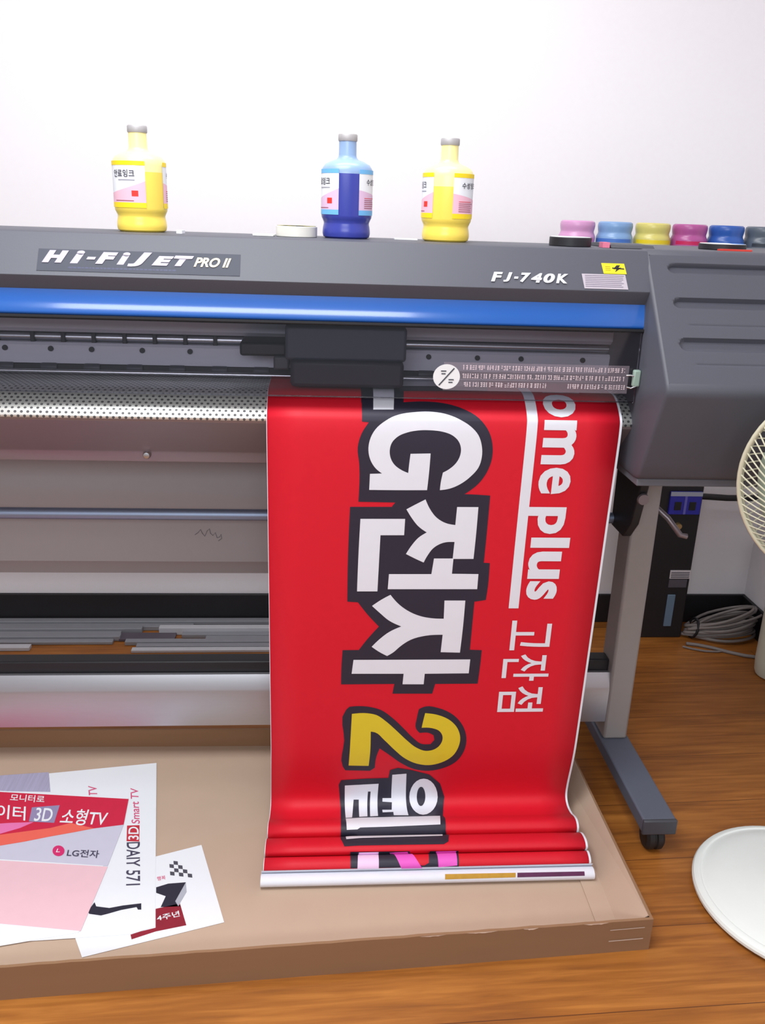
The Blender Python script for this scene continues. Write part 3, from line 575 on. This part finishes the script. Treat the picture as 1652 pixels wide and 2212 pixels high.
# the end flap slopes from the rim down to a crease on the bottom
g = G(); g.add([(.654,1.306,.0765),(.648,1.958,.0765),(.614,1.95,.0258),(.608,1.312,.0258),(.57,1.95,.0255),(.565,1.310,.0255)], [(0,1,2,3),(3,2,4,5)])
g.build('end_flap', M_CARD, CT, solid=.002)
# torn paper along the front rim and tape at the corner
rng = random.Random(3)
d = Vector((FR[0]-FL[0], FR[1]-FL[1])).normalized()
for x, wd, hh in ((.20,.05,.003),(.29,.06,.0035),(.40,.03,.0045),(.52,.05,.004)):
    v = []; k = 10
    for i in range(k+1):
        a = x+wd*i/k; y = FL[1]+(FR[1]-FL[1])*(a-FL[0])/(FR[0]-FL[0])-.0008
        v += [(a,y,.0757),(a,y,.0757-hh*(math.sin(PI*i/k)*rng.uniform(.5,1)+.05))]
    g = G(); g.add(v, [(2*i,2*i+1,2*i+3,2*i+2) for i in range(k)]); g.build('torn_edge', M_TORN, CT)
g = G()
for z0, z1 in ((.0555,.0585),(.028,.0315)):
    a = .575; t = (a-FL[0])/(FR[0]-FL[0]); ya = FL[1]+(FR[1]-FL[1])*t-.001; yb = FR[1]-.0009
    g.add([(a,ya,z0),(.645,yb-.001,z0+.001),(.645,yb-.001,z1),(a,ya,z1-.001)], [(0,1,2,3)])
g.build('tape_strip', M_TAPE, CT)

# ------------------------------------------------------------------ papers in the tray
def fm(poly): return [(x/1e4, y/1e4) for x, y in poly]
def sheet(name, key, z, label):
    o = G().poly(fm(FLAT[key]), z-.0008, z).build(name, M_PAPER, origin=(fm(FLAT[key])[0][0], fm(FLAT[key])[0][1], z-.0008))
    return tag(o, label, 'paper')
def ink(name, polys, z, m, parent):
    g = G()
    for p in polys:
        V, F = fill(fm(p)); g.add([(x, y, z) for x, y in V], F)
    return g.build(name, m, parent)
PS = sheet('poster', 'P', .0285, 'red, grey and pink advertising poster lying on top of the papers in the tray')
WS = sheet('poster', 'W', .0275, 'white upright advert sheet with a black bar, lying under the red poster')
FS = sheet('flyer', 'F', .0265, 'small tilted white flyer with dark and red pictures, lowest of the papers')
PM = {'red': (208,28,66), 'orange': (240,104,88), 'swoosh': (236,120,180), 'grey': (206,204,222), 'blush': (238,196,206), 'logo': (214,40,110), 'box3d': (150,140,178)}
for i, k in enumerate(('grey','blush','red','orange','swoosh','logo','box3d')):
    ink({'grey':'grey_band','blush':'pink_band','red':'red_band','orange':'orange_band','swoosh':'pink_swoosh','logo':'round_logo','box3d':'lettering_box'}[k], [FLAT['P_'+k]], .0286+.0001*i, mat('poster_'+k, PM[k], .6, noise=.03), PS)
ink('grey_block', [FLAT['W_block']], .0276, mat('print_grey_violet', (172,168,196), .6, noise=.25, nscale=160, aniso=(3,.05,1)), WS)
ink('black_bar', [FLAT['W_rifle']], .0276, M_INKB, WS); ink('red_tag', [FLAT['W_redtag']], .0276, mat('print_red', (196,44,62), .6, noise=.03), WS)
fp0 = fm(FLAT['F_flags']); a, b, c = Vector(fp0[5]), Vector(fp0[3]), Vector(fp0[0]); g = G()
for i in range(6):
    for j in range(4):
        p, q = i/6, j/4
        if (i+j) % 2 or q > .9-.9*p: continue
        g.add([(*(a+(b-a)*(p+e*.167)+(c-a)*(q+h*.25)), .0266) for e, h in ((0,0),(1,0),(1,1),(0,1))], [(0,1,2,3)])
g.build('flag_picture', mat('print_check', (74,74,86), .6, noise=.05), FS)
ink('dark_picture', [FLAT['F_dark']], .0266, M_INKB, FS); ink('red_picture', [FLAT['F_redpic']], .0266, mat('print_crimson', (140,22,44), .6, noise=.3, nscale=30), FS)
ink('silver_picture', [FLAT['F_silver']], .02665, mat('print_silver', (176,180,192), .5, noise=.1, nscale=30), FS)
TC = {'w': M_PAPER, 'd': mat('print_dark', (70,66,90), .6, noise=.03), 'p': mat('print_rose', (214,84,128), .6, noise=.03)}
for sh, txt, a, b, c, col in FLAT_TEXT:
    V, F = glyph(txt, .012); a, b, c = [Vector((q[0]/1e4, q[1]/1e4)) for q in (a, b, c)]
    z = {'P': .0296, 'W': .0278, 'F': .0268}[sh]; g = G()
    g.add([(*(a+(b-a)*p+(c-a)*q), z) for p, q in V], F)
    g.build('lettering', TC[col], {'P': PS, 'W': WS, 'F': FS}[sh])
# ring and face of the round logo
lc = fm(FLAT['P_logo']); cx = sum(p[0] for p in lc)/len(lc); cy = sum(p[1] for p in lc)/len(lc)
g = G(); g.box((cx-.004,cy-.005,.0294),(cx-.0022,cy+.006,.0297)); g.box((cx-.0022,cy-.005,.0294),(cx+.004,cy-.0034,.0297))
g.build('logo_mark', M_PAPER, PS)

# ------------------------------------------------------------------ ink bottles
BPROF = [(0,0),(.040,0),(.0445,.003),(.046,.009),(.0458,.014),(.0450,.020),(.0437,.026),(.0437,.029),(.0458,.034),(.0478,.038),(.0484,.042),(.0485,.118),(.0475,.126),(.043,.133),(.032,.139),(.021,.1425),(.0178,.146),(.0168,.150),(.0165,.176),(0,.176)]
def bottle(name, label, loc, ang, body, inkc, band, level, group, labels=True, pink=(240,190,208)):
    t = thing(name, loc, label, 'bottle', group)
    bz = Vector(loc)
    def at(g, nm, m, par, sm=40): 
        o = G(); o.v = g.v; o.f = g.f
        ob = o.build(nm, m, None, smooth=sm, origin=(0,0,0)); ob.parent = par; ob.location = (0,0,0); return ob
    bd = at(G().lathe(BPROF, 48), 'body', body, t)
    lv = [(r+.0003, z) for r, z in BPROF if z <= level and r > 0]; rr = lv[-1][0]; lv.append((rr, level))
    at(G().lathe(lv, 48), 'ink', inkc, bd)
    at(G().lathe([(0,.187),(.0170,.187),(.0182,.1855),(.0183,.1765),(.0175,.1745),(.0164,.1745),(.0164,.173)], 32), 'cap', M_CAP, t)
    R = .0492
    def patch(a0, a1, z0, z1, r, top=None):
        g = G(); k = 24; v = []
        for i in range(k+1):
            a = a0+(a1-a0)*i/k; th = math.radians(a-90); zz = top(i/k) if top else z1
            v += [(r*math.cos(th), r*math.sin(th), z0), (r*math.cos(th), r*math.sin(th), zz)]
        return g.add(v, [(2*i, 2*i+2, 2*i+3, 2*i+1) for i in range(k)])
    # two labels; a clear window of about 46 degrees between them
    for s in (0, 1):
        a0 = ang+23 if s == 0 else ang-157; a1 = a0+134
        lb = at(patch(a0, a1, .043, .124, R), 'paper_label', M_PAPER, t)
        crest = (lambda q: .088-.020*q) if s == 0 else (lambda q: .066+.024*q*q)
        at(patch(a0, a1, .051, .08, R+.0003, crest), 'pink_field', mat('label_pink_%d_%d_%d' % pink, pink, .55, noise=.03), lb)
        at(patch(a0, a1, .043, .052, R+.0004), 'colour_band', band, lb)
        at(patch(a0, a1, .1165, .124, R+.0004), 'colour_band', band, lb)
        def ltext(txt, aa, ab, z0, z1, m, nm, fat=.012):
            V, F = glyph(txt, fat); V, F = cut([(aa+(ab-aa)*p, z0+(z1-z0)*q) for p, q in V], F, 0, 4); g = G()
            g.add([((R+.0008)*math.cos(math.radians(x-90)), (R+.0008)*math.sin(math.radians(x-90)), z) for x, z in V], F); at(g, nm, m, lb)
        if s == 0:
            ltext('수성', a0+20, a0+44, .097, .108, M_INKB, 'lettering')
            ltext('잉크', a0+48, a0+74, .097, .108, M_INKB, 'lettering')
            for k in range(6):
                at(patch(a0+14, a0+58-random.uniform(0,10), .0555+k*.0035, .0567+k*.0035, R+.0006), 'printed_line', mat('label_red_line', (214,70,80), .6, noise=.03) if k > 4 else mat('label_brown_line', (150,70,90), .6, noise=.03), lb)
        else:
            ltext('안료', a0+58, a0+84, .096, .109, M_INKB, 'lettering')
            ltext('잉크', a0+86, a0+112, .096, .109, M_INKB, 'lettering')
            at(patch(a0+72, a0+112, .0905, .0920, R+.0006), 'printed_line', mat('label_grey_line', (150,150,165), .6, noise=.03), lb)
            at(patch(a0+104, a0+118, .063, .073, R+.0006), 'red_seal', mat('label_seal', (222,50,40), .6, noise=.03), lb)
            at(patch(a0+60, a0+108, .0545, .0558, R+.0006), 'printed_line', mat('label_brown_line', (150,70,90), .6, noise=.03), lb)
    return t
def plas(name, c, rough=.3): return mat(name, c, rough, spec=.5, noise=.03, nscale=30)
ZT = 1.3066
YB = 1.785
yb = plas('bottle_pale_yellow', (243,233,162)); yi = plas('ink_yellow', (250,221,92)); yband = mat('label_band_yellow', (252,220,20), .5, noise=.02)
bb = plas('bottle_pale_blue', (140,168,206)); bi = plas('ink_blue', (56,66,160)); bband = mat('label_band_blue', (110,182,236), .5, noise=.02)
GB = 'ink bottles standing on the printer'
bottle('ink_bottle', 'left yellow ink bottle on printer, white label turned towards the front', (-.3375,YB,ZT), 45, yb, yi, yband, .106, GB)
bottle('ink_bottle', 'blue ink bottle standing between two yellow bottles on the printer', (.0535,YB,ZT), 3, bb, bi, bband, .1165, GB, pink=(222,190,222))
bottle('ink_bottle', 'right yellow ink bottle on printer, beside the blue bottle', (.2485,YB,ZT), -18, yb, yi, yband, .100, GB)

# upturned refill bottles in the rack behind the printer
RKZ = 1.352
SETS = [('pale pink upturned ink bottle, first of the row behind the printer', (206,150,194), (196,90,140)),
        ('light blue upturned ink bottle between the pale pink and yellow ones', (124,160,204), (66,112,190)),
        ('pale yellow upturned ink bottle in the row behind the printer', (208,198,112), (226,200,20)),
        ('magenta upturned ink bottle between the yellow and blue ones', (170,82,144), (190,20,84)),
        ('deep blue upturned ink bottle beside the magenta one behind the printer', (44,88,168), (20,84,176)),
        ('dark grey upturned ink bottle at the right end of the row', (90,100,112), (40,48,60))]
RX = [.6935,.797,.901,1.004,1.107,1.210]
for (lab, c1, c2), x in zip(SETS, RX):
    nm = '%d_%d_%d' % c1
    t = bottle('upturned_ink_bottle', lab, (x, 2.42, RKZ), 90+random.uniform(-25,25), plas('bottle_'+nm, c1), plas('refill_'+nm, c1), mat('band_'+nm, c2, .5, noise=.02), .05, 'upturned ink bottles behind the printer', pink=c1)
    t.rotation_euler.x = PI
RK = thing('bottle_rack', (.95, 2.42, 0), 'grey steel rack holding the upturned ink bottles behind the printer', 'rack')
g = G()
for x in [.6935-.0517]+[a+.0517 for a in RX]: g.box((x-.001,2.37,1.16),(x+.001,2.47,1.24))
g.box((RX[0]-.056,2.366,1.16),(RX[-1]+.056,2.37,1.25)); g.box((RX[0]-.056,2.47,1.16),(RX[-1]+.056,2.474,1.25))
g.build('divider_frame', M_GREYD, RK)
G().box((RX[0]-.056,2.366,1.150),(RX[-1]+.056,2.474,1.1645)).build('shelf', M_GREYD, RK, bevel=.002)
for x in (RX[0]-.03, RX[-1]+.03): G().prism([(2.47,1.15),(2.40,1.15),(YW-.002,.95),(YW-.002,1.17),(2.47,1.17)], x-.008, x+.008).build('wall_arm', M_GREYD, RK)

# ------------------------------------------------------------------ small things on the printer
def ring_prof(ro, ri, h): return [(ri,0),(ro-.001,0),(ro,.001),(ro,h-.001),(ro-.001,h),(ri,h),(ri,0)]
t = thing('tape_roll', (-.0425,1.775,ZT), 'white tape roll with yellow and black core beside the blue bottle', 'tape')
def local(g, nm, m, par, **k):
    ob = g.build(nm, m, None, origin=(0,0,0), **k); ob.parent = par; ob.location = (0,0,0); return ob
local(G().lathe(ring_prof(.0395,.031,.0195), 40), 'tape', mat('tape_cream', (222,220,212), .4, noise=.03), t, smooth=40)
cr = local(G().lathe([(.026,0),(.031,0),(.031,.0194),(.038,.0196),(.038,.0199),(.026,.0199),(.026,0)], 40), 'core', M_BLACK, t, smooth=40)
g = G()
for k in range(6): g.lathe([(.0262,.0201),(.0375,.0201)], 5, (0,0,0), k*PI/3, k*PI/3+.5)
for k in range(5): g.lathe([(.0258,.004),(.0258,.017)], 5, (0,0,0), k*2*PI/5, k*2*PI/5+.55)
local(g, 'yellow_stripes', mat('tape_yellow', (214,208,30), .5, noise=.03), cr)
t = thing('tape_roll', (.4885,1.745,ZT), 'black tape roll with a white paper disc, near the side cover', 'tape')
local(G().lathe(ring_prof(.0405,.013,.0165), 40), 'tape', M_BLACK, t, smooth=40)
dk = local(G().lathe([(.012,.0166),(.038,.0166),(.038,.0174),(.012,.0174),(.012,.0166)], 40), 'paper_disc', M_PAPER, t)
g = G()
for k in range(9): a = k*.22+3.7; g.lathe([(.026,.0177),(.032,.0177)], 2, (0,0,0), a, a+.13)
local(g, 'printed_marks', M_NAVY, dk)
t = thing('tape_roll', (.815,1.79,1.3077), 'flat black tape roll with a white and blue disc on the side cover', 'tape')
local(G().lathe(ring_prof(.046,.013,.011), 40), 'tape', M_BLACK, t, smooth=40)
dk = local(G().lathe([(0,.0111),(.044,.0111),(.044,.0118),(0,.0118)], 40), 'paper_disc', M_PAPER, t)
local(G().lathe([(.02,.0120),(.043,.0120)], 14, (0,0,0), -1.2, .6), 'blue_print', mat('disc_blue', (110,160,225), .5, noise=.03), dk)
o = G().poly([(.775,1.722),(.842,1.715),(.853,1.738),(.79,1.742)], 1.3076, 1.3106).build('red_card', mat('card_red', (214,60,48), .5, noise=.04)); tag(o, 'small flat red card on the front edge of the side cover', 'card')
o = G().poly([(-.266,1.735),(-.255,1.73),(-.252,1.75),(-.262,1.755)], ZT, ZT+.006).build('paper_scrap', M_PAPER); tag(o, 'tiny white paper scrap right of the left yellow bottle', 'paper')
o = G().poly([(-.125,1.74),(-.085,1.732),(-.083,1.76),(-.12,1.765)], ZT, ZT+.004).build('paper_scrap', M_WHITE, bevel=.001); tag(o, 'small pale scrap left of the white tape roll', 'paper')
o = G().poly([(.15,1.80),(.195,1.795),(.195,1.83),(.15,1.83)], ZT, ZT+.002).build('paper_scrap', M_PAPER); tag(o, 'flat white scrap between the blue and right yellow bottles', 'paper')
o = G().poly([(.543,1.71),(.555,1.705),(.556,1.735),(.545,1.74)], ZT, ZT+.010).build('paper_scrap', mat('scrap_pink', (214,110,140), .5, noise=.05)); tag(o, 'small pink scrap right of the black tape roll', 'paper')

# ------------------------------------------------------------------ boards behind the stand
M_BD = mat('board_grey', (150,153,160), .5, metal=.2, noise=.06, aniso=(.3,6,6))
M_BDE = mat('board_pale', (196,198,204), .5, noise=.04)
M_BDD = mat('board_dark', (92,84,96), .5, noise=.05)
def board(x0, x1, y, z, wd, th, m, rot, label, grp):
    o = G().box((x0, y, z), (x1, y+wd, z+th), rot).build('panel_strip', m, bevel=.0012); tag(o, label, 'board', grp)
LL, LG_ = 'long grey strip lying in the left half of the strips on the floor', 'left strips on the floor'
RL_, RG_ = 'long grey strip lying in the right half of the strips on the floor', 'right strips on the floor'
for y, x1, th in ((2.676,-.41,.016),(2.652,-.575,.020),(2.626,-.640,.013),(2.602,-.636,.017),(2.577,-.655,.010)):
    board(-1.75, x1, y, .0008, .023, th, M_BD, .002, LL, LG_)
for y, x0, th in ((2.670,-.46,.010),(2.622,-.44,.013),(2.598,-.36,.011),(2.573,-.615,.013),(2.548,-.575,.010)):
    board(x0, .30, y, .0008, .023, th, M_BD, .002, RL_, RG_)
board(-1.75, .30, 2.703, .0008, .026, .022, M_BD, .001, 'longest grey strip, lying against the baseboard behind all the others', None)
board(-.518, .30, 2.645, .0008, .024, .026, M_BDE, .001, 'thick pale strip, brightest of the right half of the strips', None)
board(-.640, -.46, 2.600, .0008, .046, .009, M_BDD, .001, 'short dark violet strip in the gap between the two halves', None)
board(-.585, .30, 2.522, .0008, .023, .009, M_BDE, .003, 'pale strip on the floor, nearest of the right half', None)
board(-1.7, -.905, 2.535, .0008, .026, .012, M_BDE, .003, 'short pale strip on the floor in front of the left half', None)

# ------------------------------------------------------------------ black tower by the wall
TW = thing('computer_tower', (1.155, 2.66, 0), 'tall slim black tower case with blue sockets, behind the right post', 'computer')
G().box((1.066,2.62,.0),(1.258,2.735,.548)).build('case', M_BLACK, TW, bevel=.004)
pn = G().box((1.146,2.612,.452),(1.252,2.622,.530)).build('socket_panel', mat('socket_blue', (46,48,178), .4, noise=.05), TW, bevel=.002)
G().box((1.146,2.6105,.516),(1.252,2.6135,.530)).build('panel_strip', mat('socket_pale', (176,186,206), .4, noise=.03), pn)
G().box((1.1945,2.6105,.454),(1.2025,2.6135,.516)).build('panel_rib', mat('socket_violet', (112,112,206), .4, noise=.03), pn)
for x in (1.163,1.212): G().box((x,2.6095,.468),(x+.022,2.6135,.496)).build('socket', M_BLACK, pn, bevel=.001)
G().lathe([(0,2.605),(.009,2.605),(.011,2.609),(.011,2.622),(0,2.622)], 16, (1.187,0,.412), axis='y').build('brass_jack', mat('brass', (186,160,110), .35, metal=.8, noise=.05), TW, smooth=40)
lb = G().box((1.186,2.617,.222),(1.256,2.621,.252)).build('white_label', mat('label_white', (214,208,214), .5, noise=.02), TW)
g = G()
for k in range(4): g.box((1.189,2.6155,.2262+k*.006),(1.252,2.6172,.2282+k*.006))
g.build('printed_lines', M_GREYD, lb)
G().box((1.186,2.617,.190),(1.248,2.621,.219)).build('grey_plate', mat('plate_grey', (86,84,94), .4, noise=.2, nscale=60), TW)
G().box((1.189,2.615,.045),(1.216,2.621,.163)).build('slot_cover', mat('slot_blue_grey', (104,128,152), .35, noise=.04), TW, bevel=.002)

# cables
M_CAB = mat('cable_grey', (128,120,118), .5, noise=.05); M_CABB = mat('cable_black', (30,28,32), .5, noise=.05)
pts = [(1.2585,2.69,.492),(1.30,2.69,.490),(1.38,2.695,.484),(1.46,2.69,.486),(1.522,2.69,.492)]
tag(G().tube(pts, .011).build('power_cable', M_CABB, smooth=60), 'thick black cable running from the tower to the right wall', 'cable')
g = G(); rng = random.Random(11)
for k in range(11):
    ox, oz = .008*math.cos(k*2.3), .012+.010*k
    loop = []
    for i in range(26):
        a = 2*PI*i/26; ex = .115+.014*math.sin(k*1.7); ey = .052+.010*math.cos(k*2.1)
        pin = 1-.62*max(0, -math.cos(a))**2          # pinched at the left where it is tied
        loop.append((1.397+ox+ex*math.cos(a), 2.625+.012*math.sin(k*3)+ey*math.sin(a)*pin, .0055+oz*(.30+.70*(.5+.5*math.cos(a+.3)))*1.0))
    g.tube(loop, .0052, 6, True)
CL = g.build('cable_coil', M_CAB, smooth=60, origin=(1.385,2.625,.0)); tag(CL, 'grey cable wound into a tied coil, by the black baseboard', 'cable')
tie = G().tube([(1.30+.016*math.cos(2*PI*i/14)*.5, 2.625+.034*math.sin(2*PI*i/14), .035+.033*math.cos(2*PI*i/14)) for i in range(14)], .0045, 6, True).build('cable_tie', M_CABB, CL, smooth=60)
pts = [(1.255,2.565,.006),(1.29,2.555,.006),(1.33,2.535,.006),(1.372,2.505,.006),(1.42,2.478,.006),(1.47,2.462,.006),(1.512,2.452,.006)]
tag(G().tube(pts, .006).build('floor_cable', M_CAB, smooth=60), 'grey cable lying along the floor in front of the coil', 'cable')
pts = [(1.235,2.545,.005),(1.262,2.528,.005),(1.30,2.512,.005),(1.34,2.508,.005),(1.372,2.516,.005)]
tag(G().tube(pts, .0035).build('thin_cable', M_CAB, smooth=60), 'thin loose cable end on the floor near the tower foot', 'cable')

# cream container half hidden at the right wall
CN = thing('round_container', (1.456,2.36,0), 'cream rounded container on the floor by the right wall, behind the fan', 'container')
M_CRM = mat('cream_plastic', (206,206,190), .45, noise=.02)
local(G().lathe([(0,0),(.045,0),(.053,.004),(.057,.014),(.060,.05),(.0605,.40),(0,.40)], 40), 'body', M_CRM, CN, smooth=40)
local(G().lathe([(0,.40),(.0605,.40),(.0605,.425),(.056,.432),(0,.436)], 40), 'lid', M_CRM, CN, smooth=40)

# ------------------------------------------------------------------ electric fan
FN_ = thing('electric_fan', (1.03,1.412,0), 'white electric fan with a wire cage and round base beside the printer', 'fan')
M_FAN = mat('fan_white', (240,246,242), .35, noise=.015); M_WIRE = mat('fan_wire', (206,204,180), .4, noise=.03); M_BLADE = mat('fan_blade', (150,166,150), .3, noise=.03)
local(G().lathe([(0,.001),(.200,.001),(.212,.004),(.2175,.010),(.218,.016),(.215,.021),(.208,.0245),(.203,.0250),(.200,.0235),(.197,.0240),(.188,.0280),(.16,.034),(.10,.040),(.05,.045),(.044,.048),(0,.048)], 72), 'base', M_FAN, FN_, smooth=25)
local(G().lathe([(.044,.046),(.036,.058),(.024,.066),(.018,.075),(.016,.40),(.021,.41),(.021,.80),(0,.80)], 28), 'pole', mat('fan_pole', (176,176,168), .4, noise=.02), FN_, smooth=30)
bx = G().box((-.05,-.03,.40),(.05,.035,.58)); local(bx, 'control_box', M_FAN, FN_, bevel=.012)
HC = Vector((-.120, -.082, .939)); AX = Vector((-.40, -.60, -.10)).normalized()
XA = Vector((0,0,1)).cross(AX).normalized(); ZA = AX.cross(XA)
def fp(r, a, d): return HC+XA*(r*math.cos(a))+ZA*(r*math.sin(a))+AX*d
RC = .192
g = G(); g.tube([fp(RC, 2*PI*i/64, 0) for i in range(64)], .0045, 8, True)
for k in range(84):
    a0 = 2*PI*k/84
    g.tube([fp(.045+(RC-.045)*q, a0+.55*(1-q)**1.2, .062*(1-(.2+.8*q)**2.6)) for q in [i/9 for i in range(10)]], .0013, 5)
for rr_, dd_ in ((.047,.061),(.11,.052)): g.tube([fp(rr_, 2*PI*i/48, dd_) for i in range(48)], .0016, 6, True)
local(g, 'front_grille', M_WIRE, FN_, smooth=60)
g = G(); g.tube([fp(RC-.002, 2*PI*i/64, -.008) for i in range(64)], .004, 8, True)
for k in range(70):
    a0 = 2*PI*k/70
    g.tube([fp(.06+(RC-.062)*q, a0, -.008-.085*(1-(.25+.75*q)**3)) for q in [i/8 for i in range(9)]], .0012, 5)
local(g, 'rear_grille', M_WIRE, FN_, smooth=60)
g = G(); g.add([fp(.045, 2*PI*i/32, .060) for i in range(32)]+[fp(.045, 2*PI*i/32, .066) for i in range(32)]+[fp(.036, 2*PI*i/32, .071) for i in range(32)],
   [(i,(i+1)%32,(i+1)%32+32,i+32) for i in range(32)]+[(i+32,(i+1)%32+32,(i+1)%32+64,i+64) for i in range(32)]+[tuple(range(64,96))])
local(g, 'badge_disc', M_FAN, FN_, smooth=40)
for b in range(4):
    g = G(); v = []; n1, n2 = 8, 10
    for i in range(n1+1):
        q = i/n1; r = .03+(.165-.03)*q
        for j in range(n2+1):
            s = j/n2; a = b*PI/2+.35*q+(s-.5)*(1.25-.35*abs(q-.6)); v.append(fp(r, a, -.020+.034*(s-.5)*(1.2-q*.5)))
    g.add(v, [(i*(n2+1)+j, i*(n2+1)+j+1, (i+1)*(n2+1)+j+1, (i+1)*(n2+1)+j) for i in range(n1) for j in range(n2)])
    local(g, 'blade', M_BLADE, FN_, smooth=60, solid=.002)
g = G(); g.tube([fp(0,0,-.03), fp(0,0,.012)], .032, 24); local(g, 'hub', M_BLADE, FN_, smooth=40)
g = G(); g.tube([fp(0,0,-.20), fp(0,0,-.185), fp(0,0,-.12), fp(0,0,-.085)], [.030,.05,.058,.058], 28); local(g, 'motor_housing', M_FAN, FN_, smooth=40)
nk = HC-AX*.13
g = G(); g.tube([(0,0,.78),(0,0,.83),(nk.x*.6,nk.y*.6,.875),(nk.x,nk.y,nk.z-.02)], [.024,.026,.024,.022], 16); local(g, 'neck', M_FAN, FN_, smooth=50)
